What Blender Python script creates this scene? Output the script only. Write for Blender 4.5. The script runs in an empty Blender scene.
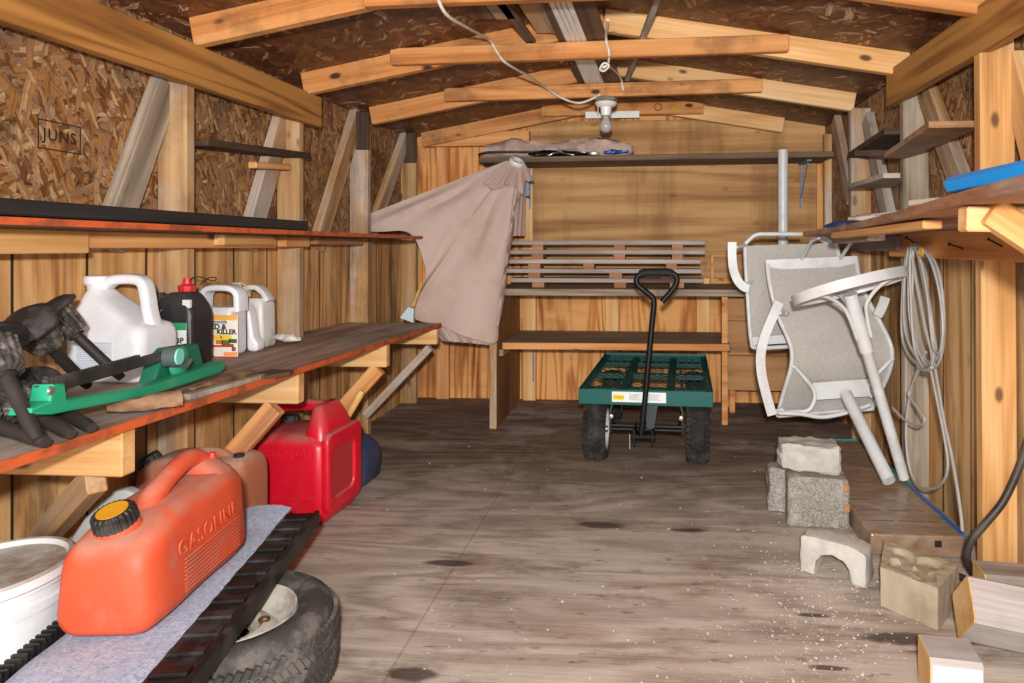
import bpy, bmesh, math, random
from mathutils import Vector, Matrix, Quaternion, noise as mnoise

random.seed(7)
SC = bpy.context.scene
COL = SC.collection

# ------------------------------------------------------------------ camera
FPX, PX0, HY, CH = 700.0, 597.0, 247.0, 0.90
YAW = math.atan(53.0 / 700.0)
cd = bpy.data.cameras.new('camera')
cd.sensor_width = 36.0
cd.lens = FPX / 1024 * 36
cd.shift_x = (512 - PX0) / 1024
cd.shift_y = -(341.5 - HY) / 1024
cd.clip_start = 0.02
cam = bpy.data.objects.new('camera', cd)
COL.objects.link(cam)
cam.location = (0, 0, CH)
cam.rotation_euler = (math.pi / 2, 0, YAW)
SC.camera = cam

# ------------------------------------------------------------------ world and lights
SC.view_settings.view_transform = 'Standard'
SC.view_settings.look = 'None'
SC.view_settings.gamma = 1.0
SC.view_settings.use_curve_mapping = False
SC.view_settings.exposure = 0.0
w = bpy.data.worlds.new('overcast_daylight')
SC.world = w
w.use_nodes = True
bg = w.node_tree.nodes['Background']
bg.inputs[0].default_value = (0.92, 0.96, 1.0, 1)
bg.inputs[1].default_value = 0.42


def light(name, kind, loc, energy, color=(1, 1, 1), size=0.1, size_y=None, target=None):
    l = bpy.data.lights.new(name, kind)
    l.energy = energy
    l.color = color
    if kind == 'AREA':
        l.size = size
        if size_y:
            l.shape = 'RECTANGLE'
            l.size_y = size_y
    else:
        l.shadow_soft_size = size
    o = bpy.data.objects.new(name, l)
    COL.objects.link(o)
    o.location = loc
    if target:
        o.rotation_euler = (Vector(target) - Vector(loc)).to_track_quat('-Z', 'Y').to_euler()
    return o


# the photographer's flash, above the lens, and the daylight of the open doorway behind
fl = light('camera_flash', 'POINT', (0.01, -0.14, 1.03), 94, (1.0, 0.985, 0.965), 0.03)
# linear falloff for even brightness: light thins out more slowly than a bare point
fl.data.use_nodes = True
_t = fl.data.node_tree
_f = _t.nodes.new('ShaderNodeLightFalloff')
_f.inputs['Strength'].default_value = 1.0
_f.inputs['Smooth'].default_value = 0.3
_t.links.new(_f.outputs['Linear'], _t.nodes['Emission'].inputs['Strength'])
light('doorway_daylight', 'AREA', (-0.2, -1.5, 1.15), 60, (0.93, 0.96, 1.0), 1.7, 1.7, (-0.2, 3, 0.85))


# ------------------------------------------------------------------ pixel -> world helpers (for measuring)
_c, _s = math.cos(YAW), math.sin(YAW)


def at(x, y, Y=None, X=None, Z=None):
    u = (x - PX0) / FPX
    v = (HY - y) / FPX
    r = Vector((_c * u - _s, _s * u + _c, v))
    if Y is not None:
        t = Y / r.y
    elif X is not None:
        t = X / r.x
    else:
        t = (Z - CH) / r.z
    return Vector((r.x * t, r.y * t, CH + r.z * t))


# ------------------------------------------------------------------ object helpers
WM = {}


def link(o, parent, world):
    COL.objects.link(o)
    WM[o.name] = world.copy()
    if parent is not None:
        o.parent = parent
        o.matrix_basis = WM[parent.name].inverted() @ world
    else:
        o.matrix_basis = world


def T(name, label, cat, loc=(0, 0, 0), group=None):
    o = bpy.data.objects.new(name, None)
    o.empty_display_size = 0.05
    link(o, None, Matrix.Translation(Vector(loc)))
    o['label'] = label
    o['category'] = cat
    if group:
        o['group'] = group
    return o


def P(name, geo, mat, parent=None, M=None, smooth=None, label=None, cat=None, group=None, kind=None, mats=None):
    """one mesh object. geo: bmesh or mesh, in the space of matrix M (world by default)."""
    if isinstance(geo, bmesh.types.BMesh):
        me = bpy.data.meshes.new(name)
        geo.normal_update()
        geo.to_mesh(me)
        geo.free()
    else:
        me = geo
    if mats:
        for m in mats:
            me.materials.append(m)
    elif mat:
        if len(me.materials):
            me.materials.clear()
        me.materials.append(mat)
    if smooth is not None:
        for p in me.polygons:
            p.use_smooth = True
        me.set_sharp_from_angle(angle=math.radians(smooth))
    o = bpy.data.objects.new(name, me)
    if M is None:
        # keep the object's origin at its own centre
        if len(me.vertices):
            lo = Vector((min(v.co[i] for v in me.vertices) for i in range(3)))
            hi = Vector((max(v.co[i] for v in me.vertices) for i in range(3)))
            ctr = (lo + hi) / 2
            if parent is None:
                ctr.z = lo.z
            if kind != 'structure' and mat is not None and not mat.get('worldspace'):
                me.transform(Matrix.Translation(-ctr))
                M = Matrix.Translation(ctr)
        if M is None:
            M = Matrix.Identity(4)
    link(o, parent, M)
    if label:
        o['label'] = label
    if cat:
        o['category'] = cat
    if group:
        o['group'] = group
    if kind:
        o['kind'] = kind
    return o


def copy_tree(o, M=None, parent=None):
    c = o.copy()
    COL.objects.link(c)
    if parent is not None:
        c.parent = parent
    if M is not None:
        c.matrix_basis = M
    for ch in list(o.children):
        copy_tree(ch, None, c)
    return c


def BM():
    return bmesh.new()


def frame(p0, p1, up=(0, 0, 1)):
    """matrix: origin p0, x towards p1, z as near 'up' as possible"""
    p0, p1 = Vector(p0), Vector(p1)
    x = (p1 - p0).normalized()
    up = Vector(up)
    y = up.cross(x)
    if y.length < 1e-5:
        y = Vector((0, 1, 0)).cross(x)
    y.normalize()
    z = x.cross(y)
    M = Matrix((x, y, z)).transposed().to_4x4()
    M.translation = p0
    return M


def add_box(bm, lo, hi, M=None, bev=0.0, seg=1, jit=0.0):
    r = bmesh.ops.create_cube(bm, size=1)
    vs = r['verts']
    lo, hi = Vector(lo), Vector(hi)
    for v in vs:
        v.co = Vector((lo[i] + (v.co[i] + .5) * (hi[i] - lo[i]) for i in range(3)))
        if jit:
            v.co += Vector((random.uniform(-jit, jit) for _ in range(3)))
    if bev > 0:
        es = list({e for v in vs for e in v.link_edges})
        r = bmesh.ops.bevel(bm, geom=es, offset=bev, segments=seg, affect='EDGES', profile=0.5)
        vs = list({v for f in r['faces'] for v in f.verts} | {v for v in vs if v.is_valid})
    if M is not None:
        for v in vs:
            v.co = M @ v.co
    return vs


def box(lo, hi, bev=0.002, seg=1, M=None, jit=0.0):
    bm = BM()
    add_box(bm, lo, hi, M, bev, seg, jit)
    return bm


def lumber(name, p0, p1, wd, ht, mat, parent=None, up=(0, 0, 1), bev=0.003, **kw):
    """a board: length p0->p1 (centre line), width wd sideways, height ht along 'up'; grain along local x"""
    M = frame(p0, p1, up)
    L = (Vector(p1) - Vector(p0)).length
    return P(name, box((0, -wd / 2, -ht / 2), (L, wd / 2, ht / 2), bev), mat, parent, M=M, **kw)


def catmull(pts, n=6, closed=False):
    pts = [Vector(p) for p in pts]
    out = []
    N = len(pts)
    for i in range(N if closed else N - 1):
        if closed:
            a, b, c, d = (pts[(i + k) % N] for k in (-1, 0, 1, 2))
        else:
            a, b, c, d = pts[max(i - 1, 0)], pts[i], pts[i + 1], pts[min(i + 2, N - 1)]
        for k in range(n):
            t = k / n
            out.append(.5 * ((2 * b) + (c - a) * t + (2 * a - 5 * b + 4 * c - d) * t * t + (3 * b - a - 3 * c + d) * t ** 3))
    if not closed:
        out.append(pts[-1])
    return out


def add_tube(bm, pts, r, seg=8, closed=False, cap=True, flat=None, up0=None):
    """tube along pts. r: number or list. flat=(a,b): rectangle section half sizes along (side, up)"""
    pts = [Vector(p) for p in pts]
    n = len(pts)
    rings = []
    prev = None
    for i, p in enumerate(pts):
        if closed:
            t = (pts[(i + 1) % n] - pts[i - 1])
        else:
            t = pts[min(i + 1, n - 1)] - pts[max(i - 1, 0)]
        if t.length < 1e-9:
            t = Vector((0, 0, 1))
        t.normalize()
        if prev is None:
            a = Vector(up0) if up0 else (Vector((0, 0, 1)) if abs(t.z) < .9 else Vector((1, 0, 0)))
            u = (a - t * a.dot(t)).normalized()
        else:
            u = prev - t * prev.dot(t)
            u.normalize()
        prev = u
        v = t.cross(u)
        rr = r[i] if isinstance(r, (list, tuple)) else r
        if flat:
            a, b = flat
            ring = [bm.verts.new(p + v * sx * a + u * sy * b) for sx, sy in ((-1, -1), (1, -1), (1, 1), (-1, 1))]
        else:
            ring = [bm.verts.new(p + (u * math.cos(2 * math.pi * k / seg) + v * math.sin(2 * math.pi * k / seg)) * rr) for k in range(seg)]
        rings.append(ring)
    m = len(rings[0])
    for i in range(n if closed else n - 1):
        A, B = rings[i], rings[(i + 1) % n]
        for k in range(m):
            bm.faces.new((A[k], A[(k + 1) % m], B[(k + 1) % m], B[k]))
    if cap and not closed:
        bm.faces.new(list(reversed(rings[0])))
        bm.faces.new(rings[-1])


def tube(pts, r, seg=8, **kw):
    bm = BM()
    add_tube(bm, pts, r, seg, **kw)
    bmesh.ops.recalc_face_normals(bm, faces=bm.faces)
    return bm


def add_lathe(bm, prof, seg=24, M=None, close=False):
    """prof: list of (r,z) revolved about z"""
    rings = []
    for r, z in prof:
        if r < 1e-6:
            v = Vector((0, 0, z))
            rings.append([bm.verts.new(M @ v if M else v)])
        else:
            ring = []
            for k in range(seg):
                a = 2 * math.pi * k / seg
                v = Vector((r * math.cos(a), r * math.sin(a), z))
                ring.append(bm.verts.new(M @ v if M else v))
            rings.append(ring)
    n = len(rings)
    for i in range(n if close else n - 1):
        A, B = rings[i], rings[(i + 1) % n]
        for k in range(seg):
            if len(A) == 1 and len(B) == 1:
                continue
            if len(A) == 1:
                bm.faces.new((A[0], B[k], B[(k + 1) % seg]))
            elif len(B) == 1:
                bm.faces.new((A[k], A[(k + 1) % seg], B[0]))
            else:
                bm.faces.new((A[k], A[(k + 1) % seg], B[(k + 1) % seg], B[k]))
    bmesh.ops.recalc_face_normals(bm, faces=bm.faces)


def lathe(prof, seg=24, M=None, close=False):
    bm = BM()
    add_lathe(bm, prof, seg, M, close)
    return bm


def axis(p0, p1):
    """matrix with z from p0 to p1"""
    z = (Vector(p1) - Vector(p0)).normalized()
    q = Vector((0, 0, 1)).rotation_difference(z)
    return Matrix.Translation(Vector(p0)) @ q.to_matrix().to_4x4()


def rrect(hx, hy, r, n=5, cx=0, cy=0):
    out = []
    r = min(r, hx * .999, hy * .999)
    for (sx, sy, a0) in ((1, 1, 0), (-1, 1, 90), (-1, -1, 180), (1, -1, 270)):
        for k in range(n + 1):
            a = math.radians(a0 + 90 * k / n)
            out.append((cx + sx * (hx - r) + r * math.cos(a), cy + sy * (hy - r) + r * math.sin(a)))
    return out


def add_loft(bm, secs, M=None, caps=True):
    rings = []
    for s in secs:
        rings.append([bm.verts.new(M @ Vector(p) if M else Vector(p)) for p in s])
    m = len(rings[0])
    for A, B in zip(rings, rings[1:]):
        for k in range(m):
            bm.faces.new((A[k], A[(k + 1) % m], B[(k + 1) % m], B[k]))
    if caps:
        bm.faces.new(list(reversed(rings[0])))
        bm.faces.new(rings[-1])
    bmesh.ops.recalc_face_normals(bm, faces=bm.faces)


def loft(secs, M=None, caps=True):
    bm = BM()
    add_loft(bm, secs, M, caps)
    return bm


def plate_mesh(outline, holes=(), thick=0.02, bev=0.003, seg=2):
    """a filled outline (x,z pairs) with holes, thickness along y, rounded rims -> mesh in xz plane"""
    cu = bpy.data.curves.new('plate', 'CURVE')
    cu.dimensions = '2D'
    cu.fill_mode = 'BOTH'
    cu.extrude = max(thick / 2 - bev, 1e-4)
    cu.bevel_depth = bev
    cu.bevel_resolution = seg
    cu.offset = -bev
    for ring in [outline] + list(holes):
        sp = cu.splines.new('POLY')
        sp.points.add(len(ring) - 1)
        for p, q in zip(sp.points, ring):
            p.co = (q[0], q[1], 0, 1)
        sp.use_cyclic_u = True
    ob = bpy.data.objects.new('plate', cu)
    COL.objects.link(ob)
    dg = bpy.context.evaluated_depsgraph_get()
    dg.update()
    me = bpy.data.meshes.new_from_object(ob.evaluated_get(dg))
    bpy.data.objects.remove(ob)
    bpy.data.curves.remove(cu)
    me.materials.clear()
    me.transform(Matrix(((1, 0, 0, 0), (0, 0, -1, 0), (0, 1, 0, 0), (0, 0, 0, 1))))
    return me


def text_mesh(body, size, ext=0.0004, align='CENTER', bold=0.0, space=1.0):
    """text in the xz plane facing -y"""
    cu = bpy.data.curves.new('text', 'FONT')
    cu.body = body
    cu.size = size
    cu.extrude = ext
    cu.align_x = align
    cu.align_y = 'CENTER'
    cu.offset = bold
    cu.space_character = space
    ob = bpy.data.objects.new('text', cu)
    COL.objects.link(ob)
    dg = bpy.context.evaluated_depsgraph_get()
    dg.update()
    me = bpy.data.meshes.new_from_object(ob.evaluated_get(dg))
    bpy.data.objects.remove(ob)
    bpy.data.curves.remove(cu)
    me.materials.clear()
    me.transform(Matrix(((1, 0, 0, 0), (0, 0, -1, 0), (0, 1, 0, 0), (0, 0, 0, 1))))
    return me


def grid_sheet(rows, thick=0.003):
    bm = BM()
    V = [[bm.verts.new(p) for p in r] for r in rows]
    for a, b in zip(V, V[1:]):
        for k in range(len(a) - 1):
            bm.faces.new((a[k], a[k + 1], b[k + 1], b[k]))
    bmesh.ops.recalc_face_normals(bm, faces=bm.faces)
    bmesh.ops.solidify(bm, geom=bm.faces[:], thickness=thick)
    return bm


def rough(bm, amp, scale, seed=0, sub=0):
    """knock a mesh about with noise, for broken stone"""
    if sub:
        bmesh.ops.subdivide_edges(bm, edges=bm.edges[:], cuts=sub, use_grid_fill=True)
    bm.normal_update()
    o = Vector((seed * 7.3, seed * 3.1, seed * 1.7))
    for v in bm.verts:
        n = mnoise.fractal((v.co * scale + o), 0.6, 2.0, 4)
        v.co += v.normal * n * amp
    return bm


# ------------------------------------------------------------------ materials
def hexc(h):
    h = h.lstrip('#')
    out = []
    for i in (0, 2, 4):
        c = int(h[i:i + 2], 16) / 255
        out.append(c / 12.92 if c <= .04045 else ((c + .055) / 1.055) ** 2.4)
    return (*out, 1)


class NT:
    def __init__(s, name, rough_=0.6, metal=0.0):
        s.m = bpy.data.materials.new(name)
        s.m.use_nodes = True
        s.t = s.m.node_tree
        s.b = s.t.nodes['Principled BSDF']
        s.b.inputs['Roughness'].default_value = rough_
        s.b.inputs['Metallic'].default_value = metal

    def n(s, kind, **kw):
        nd = s.t.nodes.new(kind)
        for k, v in kw.items():
            if k.startswith('i_'):
                key = k[2:]
                key = int(key) if key.isdigit() else key.replace('_', ' ')
                s.set(nd.inputs[key], v)
            else:
                setattr(nd, k, v)
        return nd

    def set(s, sock, v):
        if isinstance(v, bpy.types.NodeSocket):
            s.t.links.new(v, sock)
        elif isinstance(v, bpy.types.Node):
            s.t.links.new(v.outputs[0], sock)
        else:
            sock.default_value = v

    def math(s, op, a, b=0.0, c=None, clamp=False):
        nd = s.n('ShaderNodeMath', operation=op, use_clamp=clamp)
        s.set(nd.inputs[0], a)
        s.set(nd.inputs[1], b)
        if c is not None:
            s.set(nd.inputs[2], c)
        return nd.outputs[0]

    def mix(s, f, a, b, blend='MIX'):
        nd = s.n('ShaderNodeMix', data_type='RGBA', blend_type=blend)
        s.set(nd.inputs[0], f)
        s.set(nd.inputs[6], a)
        s.set(nd.inputs[7], b)
        return nd.outputs[2]

    def ramp(s, f, stops, interp='LINEAR'):
        nd = s.n('ShaderNodeValToRGB')
        nd.color_ramp.interpolation = interp
        el = nd.color_ramp.elements
        while len(el) > 1:
            el.remove(el[-1])
        for i, (p, c) in enumerate(stops):
            e = el[0] if i == 0 else el.new(p)
            e.position = p
            e.color = c if len(c) == 4 else (*c, 1)
        s.set(nd.inputs[0], f)
        return nd.outputs[0]

    def noise(s, vec, scale=5, detail=4, rough_=.55, dist=0.0):
        nd = s.n('ShaderNodeTexNoise')
        s.set(nd.inputs['Vector'], vec)
        nd.inputs['Scale'].default_value = scale
        nd.inputs['Detail'].default_value = detail
        nd.inputs['Roughness'].default_value = rough_
        nd.inputs['Distortion'].default_value = dist
        return nd.outputs[0]

    def scale(s, vec, sc):
        nd = s.n('ShaderNodeVectorMath', operation='MULTIPLY')
        s.set(nd.inputs[0], vec)
        nd.inputs[1].default_value = sc
        return nd.outputs[0]

    def coords(s, rnd=True):
        tc = s.n('ShaderNodeTexCoord')
        v = tc.outputs['Object']
        if rnd:
            oi = s.n('ShaderNodeObjectInfo')
            k = s.math('MULTIPLY', oi.outputs['Random'], 53.0)
            nd = s.n('ShaderNodeVectorMath', operation='ADD')
            s.t.links.new(v, nd.inputs[0])
            s.t.links.new(k, nd.inputs[1])
            s.rnd = oi.outputs['Random']
            return nd.outputs[0]
        return v

    def bump(s, h, strength=.2, dist=.002):
        nd = s.n('ShaderNodeBump')
        nd.inputs['Strength'].default_value = strength
        nd.inputs['Distance'].default_value = dist
        s.set(nd.inputs['Height'], h)
        s.t.links.new(nd.outputs[0], s.b.inputs['Normal'])

    def col(s, c):
        s.set(s.b.inputs['Base Color'], c)

    def step(s, v, lo, hi):
        nd = s.n('ShaderNodeMapRange', interpolation_type='SMOOTHSTEP')
        s.set(nd.inputs[0], v)
        nd.inputs[1].default_value = lo
        nd.inputs[2].default_value = hi
        return nd.outputs[0]


AX = {'X': (1, 0), 'Y': (1, 1), 'Z': (1, 2)}


def ani(axis_, along, across):
    v = [across] * 3
    v['XYZ'.index(axis_)] = along
    return tuple(v)


def wood(name, dark, base, light_, ax='X', fine=1.0, figure=0.5, knots=0.0, gray=None, gray_amt=0.0, gray_lo=.45, gray_hi=.62,
         stain=None, stain_amt=0.0, stain_sc=2.0, stain_stretch=1.0, rough_=.75, bump=.25, rnd=True, worldspace=False, var=.25, fig_sc=1.0,
         groove=None):
    s = NT(name, rough_)
    v = s.coords(rnd)
    g = s.noise(s.scale(v, ani(ax, .35 * fig_sc, 4.5 * fig_sc)), 1.0, 2, .5, .4)
    fig = s.math('MULTIPLY_ADD', s.math('SINE', s.math('MULTIPLY', g, 46.0)), .5, .5)
    fib = s.noise(s.scale(v, ani(ax, 3 * fine, 130 * fine)), 1.0, 4, .6)
    mid = s.noise(s.scale(v, ani(ax, 1.2, 16)), 1.0, 3, .6)
    f = s.math('ADD', s.math('MULTIPLY', fig, .42 * figure), s.math('ADD', s.math('MULTIPLY', fib, .34), s.math('MULTIPLY', mid, .60)))
    lo = .25 + .08 * figure
    c = s.ramp(f, [(lo, hexc(dark)), (lo + .21, hexc(base)), (lo + .42, hexc(light_))])
    if knots:
        kv = s.n('ShaderNodeTexVoronoi', feature='F1', voronoi_dimensions='3D')
        s.set(kv.inputs['Vector'], s.scale(v, ani(ax, 4.5, 9.0)))
        kv.inputs['Scale'].default_value = 1.0
        d = s.step(kv.outputs['Distance'], .06, .14)
        c = s.mix(s.math('MULTIPLY', s.math('SUBTRACT', 1.0, d), knots), c, hexc('#3a1c0c'))
    if gray:
        gn = s.noise(s.scale(v, ani(ax, 1.2, 4.0)), 1.0, 5, .65)
        c = s.mix(s.math('MULTIPLY', s.step(gn, gray_lo, gray_hi), gray_amt), c, s.mix(fib, hexc(gray), s.mix(.5, hexc(gray), (1, 1, 1, 1)), 'MIX'))
    if stain:
        k = ani(ax, stain_sc / stain_stretch, stain_sc * stain_stretch)
        sn = s.noise(s.scale(v, k), 1.0, 6, .68)
        c = s.mix(s.math('MULTIPLY', s.step(sn, .48, .66), stain_amt), c, hexc(stain))
    if groove:
        gax, gsp = groove
        sp = s.n('ShaderNodeSeparateXYZ')
        s.set(sp.inputs[0], v)
        q = s.math('PINGPONG', sp.outputs['XYZ'.index(gax)], gsp / 2)
        c = s.mix(s.math('SUBTRACT', 1.0, s.step(q, .002, .006)), c, hexc('#1d0f06'))
    if rnd and var:
        hs = s.n('ShaderNodeHueSaturation')
        s.set(hs.inputs['Color'], c)
        s.set(hs.inputs['Value'], s.math('MULTIPLY_ADD', s.rnd, var, 1 - var / 2))
        c = hs.outputs[0]
    s.col(c)
    s.bump(f, bump, .0015)
    if worldspace:
        s.m['worldspace'] = 1
    return s.m


def osb(name, axes, pal, dark='#1c0f07', mold=.5, mold_sc=2.2, gloss=.6, gap=.5, fsz=1.0):
    """oriented strand board: layers of stretched flakes at several angles"""
    s = NT(name, gloss)
    v = s.coords(False)
    sp = s.n('ShaderNodeSeparateXYZ')
    s.set(sp.inputs[0], v)
    uv = s.n('ShaderNodeCombineXYZ')
    s.set(uv.inputs[0], sp.outputs['XYZ'.index(axes[0])])
    s.set(uv.inputs[1], sp.outputs['XYZ'.index(axes[1])])
    wob = s.n('ShaderNodeTexNoise')
    s.set(wob.inputs['Vector'], uv)
    wob.inputs['Scale'].default_value = 9
    wob.inputs['Detail'].default_value = 3
    uvw = s.n('ShaderNodeVectorMath', operation='MULTIPLY_ADD')
    s.set(uvw.inputs[0], wob.outputs['Color'])
    uvw.inputs[1].default_value = (.035, .035, 0)
    s.set(uvw.inputs[2], uv)
    c = None
    hsum = None
    fibre = s.noise(s.scale(uvw, (60, 60, 1)), 1.0, 3)
    for i, (ang, L, Wd, thr) in enumerate([(a_, l_ * fsz, w_ * fsz, t_) for a_, l_, w_, t_ in ((10, .10, .03, 0), (75, .12, .035, .45), (130, .09, .028, .5), (35, .13, .032, .55), (160, .07, .020, .55), (100, .10, .026, .6), (60, .06, .014, .7))]):
        mp = s.n('ShaderNodeMapping')
        s.set(mp.inputs[0], uvw)
        mp.inputs['Location'].default_value = (i * 3.3, i * 1.9, 0)
        mp.inputs['Rotation'].default_value = (0, 0, math.radians(ang))
        m2 = s.scale(mp, (1 / L, 1 / Wd, 1))
        vo = s.n('ShaderNodeTexVoronoi', voronoi_dimensions='2D', feature='F1', distance='CHEBYCHEV')
        s.set(vo.inputs['Vector'], m2)
        vo.inputs['Scale'].default_value = 1
        vo.inputs['Randomness'].default_value = .9
        sc = s.n('ShaderNodeSeparateColor')
        s.set(sc.inputs[0], vo.outputs['Color'])
        fn = s.noise(s.scale(mp, (6, 140, 1)), 1.0, 2)
        fl = s.ramp(s.math('ADD', s.math('MULTIPLY', sc.outputs[1], .72), s.math('MULTIPLY_ADD', fn, .7, -.2)), pal)
        edge = s.step(vo.outputs['Distance'], .40, .60)
        fl = s.mix(s.math('MULTIPLY', edge, gap), fl, hexc(dark))
        if c is None:
            c = fl
        else:
            k = s.math('GREATER_THAN', sc.outputs[0], thr)
            k = s.math('MULTIPLY', k, s.math('LESS_THAN', vo.outputs['Distance'], .56))
            c = s.mix(k, c, fl)
        hsum = fn if hsum is None else s.math('ADD', hsum, sc.outputs[2])
    if mold:
        mn = s.noise(s.scale(uv, (mold_sc, mold_sc, 1)), 1.0, 6, .7)
        c = s.mix(s.math('MULTIPLY', s.step(mn, .50, .68), mold), c, hexc(dark))
    s.col(c)
    s.bump(hsum, .35, .002)
    s.m['worldspace'] = 1
    return s.m


def plain(name, c, rough_=.5, metal=0.0, dust=None, dust_amt=0.0, dust_sc=6, var=.0, bump=0.0, bump_sc=60, spec=None, lo=.45, hi=.65):
    s = NT(name, rough_, metal)
    v = s.coords(True)
    cc = hexc(c)
    n1 = s.noise(v, dust_sc, 6, .65)
    if dust:
        cc = s.mix(s.math('MULTIPLY', s.step(n1, lo, hi), dust_amt), cc, hexc(dust))
        s.set(s.b.inputs['Roughness'], s.math('MULTIPLY_ADD', s.step(n1, lo, hi), .35 * dust_amt, rough_))
    if var:
        n2 = s.noise(v, 3.5, 4)
        cc = s.mix(s.math('MULTIPLY', s.step(n2, .4, .7), var), cc, (0, 0, 0, 1))
    s.col(cc)
    if spec is not None:
        s.b.inputs['Specular IOR Level'].default_value = spec
    if bump:
        s.bump(s.noise(v, bump_sc, 4), bump, .002)
    return s.m


def topdust(name, c, dustc, amt, rough_=.45, sc=9, base_amt=.15, trans=0.0, bump=.0, dark=None, dark_amt=.0):
    """plastic that has gathered dust on its upward faces and smears elsewhere"""
    s = NT(name, rough_)
    v = s.coords(True)
    ge = s.n('ShaderNodeNewGeometry')
    sp = s.n('ShaderNodeSeparateXYZ')
    s.set(sp.inputs[0], ge.outputs['Normal'])
    n1 = s.noise(v, sc, 6, .7)
    up = s.step(sp.outputs[2], .25, .95)
    f = s.math('ADD', s.math('MULTIPLY', s.math('MULTIPLY', up, s.step(n1, .30, .60)), amt), s.math('MULTIPLY', s.step(n1, .5, .75), base_amt), clamp=True)
    cc = hexc(c)
    if dark:
        n2 = s.noise(v, sc * .5, 5, .6)
        cc = s.mix(s.math('MULTIPLY', s.step(n2, .45, .7), dark_amt), cc, hexc(dark))
    s.col(s.mix(f, cc, hexc(dustc)))
    s.set(s.b.inputs['Roughness'], s.math('MULTIPLY_ADD', f, .4, rough_, clamp=True))
    if trans:
        s.b.inputs['Subsurface Weight'].default_value = trans
        s.b.inputs['Subsurface Radius'].default_value = (.02, .01, .008)
    if bump:
        s.bump(s.noise(v, 40, 4), bump, .002)
    return s.m

# ---- wood and board materials
ORANGE_PINE = wood('orange_pine', '#8a4a1e', '#c58145', '#dba166', knots=.9, figure=.35, bump=.15, gray='#7a6a58', gray_amt=.25, gray_lo=.55, gray_hi=.72)
FRESH_PINE = wood('fresh_pine', '#a56a34', '#cf9a5c', '#e2b983', knots=.8, figure=.4, bump=.12)
OLD_PINE = wood('old_pine', '#6b4526', '#a87d50', '#c9a273', knots=.8, figure=.35, gray='#8d8072', gray_amt=.75, gray_lo=.40, gray_hi=.6, stain='#2c1c10', stain_amt=.35)
WARM_PINE = wood('warm_old_pine', '#7d5630', '#b08452', '#cba577', knots=.8, figure=.35, gray='#8d8072', gray_amt=.3, stain='#2c1c10', stain_amt=.25)
GRAY_WOOD = wood('weathered_grey_wood', '#57493b', '#93836f', '#b9a993', knots=.6, figure=.3, gray='#8f877c', gray_amt=.6, stain='#2a1d12', stain_amt=.3)
RAFTER = wood('rafter_pine', '#8c4a1c', '#c27e40', '#d99c60', knots=1.0, figure=.3, bump=.12, stain='#33200f', stain_amt=.45, stain_sc=3.5)
RAFTER_PALE = wood('pale_rafter_pine', '#a9703a', '#d3a064', '#e6bf8c', knots=.9, figure=.3, bump=.12)
BEAM = wood('brown_beam', '#6b4016', '#98652c', '#b07c3c', figure=1.0, fig_sc=1.5, fine=.8, bump=.1, knots=0, var=.05)
DARK_WOOD = wood('dark_stained_wood', '#20140c', '#3e2b1c', '#5b4530', figure=.3, knots=.3)
BROWN_BOARD = wood('brown_board', '#3c2a1d', '#5d4533', '#7a614c', figure=.3, knots=.3)
BACK_PLY = wood('back_plywood', '#7f5529', '#ab7c48', '#c3985f', ax='X', figure=.45, fig_sc=.8, knots=.35, stain='#6b3f18', stain_amt=.45, stain_sc=1.6, stain_stretch=.36, bump=.08)
GABLE = wood('gable_plywood', '#8b4a1a', '#c47c3a', '#de9f5c', ax='Z', figure=.95, fig_sc=1.6, knots=.3, worldspace=True, rnd=False, stain='#2a160a', stain_amt=.30, stain_sc=1.3, stain_stretch=.5)
LEFT_PLY = wood('left_plywood', '#84552a', '#c08d56', '#d8ab74', ax='Z', figure=.55, fig_sc=1.2, knots=.25, worldspace=True, rnd=False, stain='#2a180c', stain_amt=.65, stain_sc=2.6, stain_stretch=2.2, groove=('Y', .21))
RIGHT_PLY = wood('right_plywood', '#7a5026', '#b98a52', '#d8b07a', ax='Z', figure=.6, fig_sc=1.3, knots=.25, worldspace=True, rnd=False, stain='#3a2412', stain_amt=.55, stain_sc=2.4, stain_stretch=2.2, groove=('Y', .205))
BENCH_TOP = wood('bench_plywood', '#5a4331', '#917460', '#b59d88', ax='Y', figure=.4, gray='#a39485', gray_amt=.45, stain='#2e1f14', stain_amt=.4, rnd=False, worldspace=True)
PANEL_WOOD = wood('grained_panel', '#8a5a30', '#b07f4e', '#bf9163', ax='X', fine=.8, figure=.25, bump=.05, var=.08)
SIDE_PANEL = wood('dark_side_panel', '#5b3515', '#855523', '#986732', ax='Z', figure=.3, stain='#2a170a', stain_amt=.5)
GREY_BOARD = wood('grey_slat', '#6a5a4d', '#95857a', '#b3a59b', figure=.25, gray='#9b9088', gray_amt=.5, knots=.4)
SHELF_GREY = wood('grey_shelf', '#5b4a3d', '#86735f', '#a8937c', figure=.3, knots=.2, stain='#2b2019', stain_amt=.5)
BLOCK_WOOD = wood('spacer_wood', '#6e4024', '#9a6440', '#b47f58', figure=.2)
TIMBER = wood('landscape_timber', '#6b5b4f', '#93847a', '#ab9f95', figure=.45, gray='#8d8783', gray_amt=.7, gray_lo=.35, stain='#6a4a33', stain_amt=.25)
END_GRAIN = wood('sawn_end', '#b9884a', '#dcb070', '#ecca96', figure=.3, fig_sc=.6)
ORANGE_EDGE = plain('orange_painted_edge', '#c4592b', .7, dust='#5b3320', dust_amt=.7, dust_sc=14)
OSB_WALL = osb('wall_flakeboard', 'YZ', [(0, hexc('#3c2412')), (.25, hexc('#7a4d28')), (.45, hexc('#a87742')), (.6, hexc('#876450')), (.8, hexc('#b08a5e')), (1, hexc('#cfae80'))], mold=.7, mold_sc=3.2, gap=.75, fsz=.72)
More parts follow.
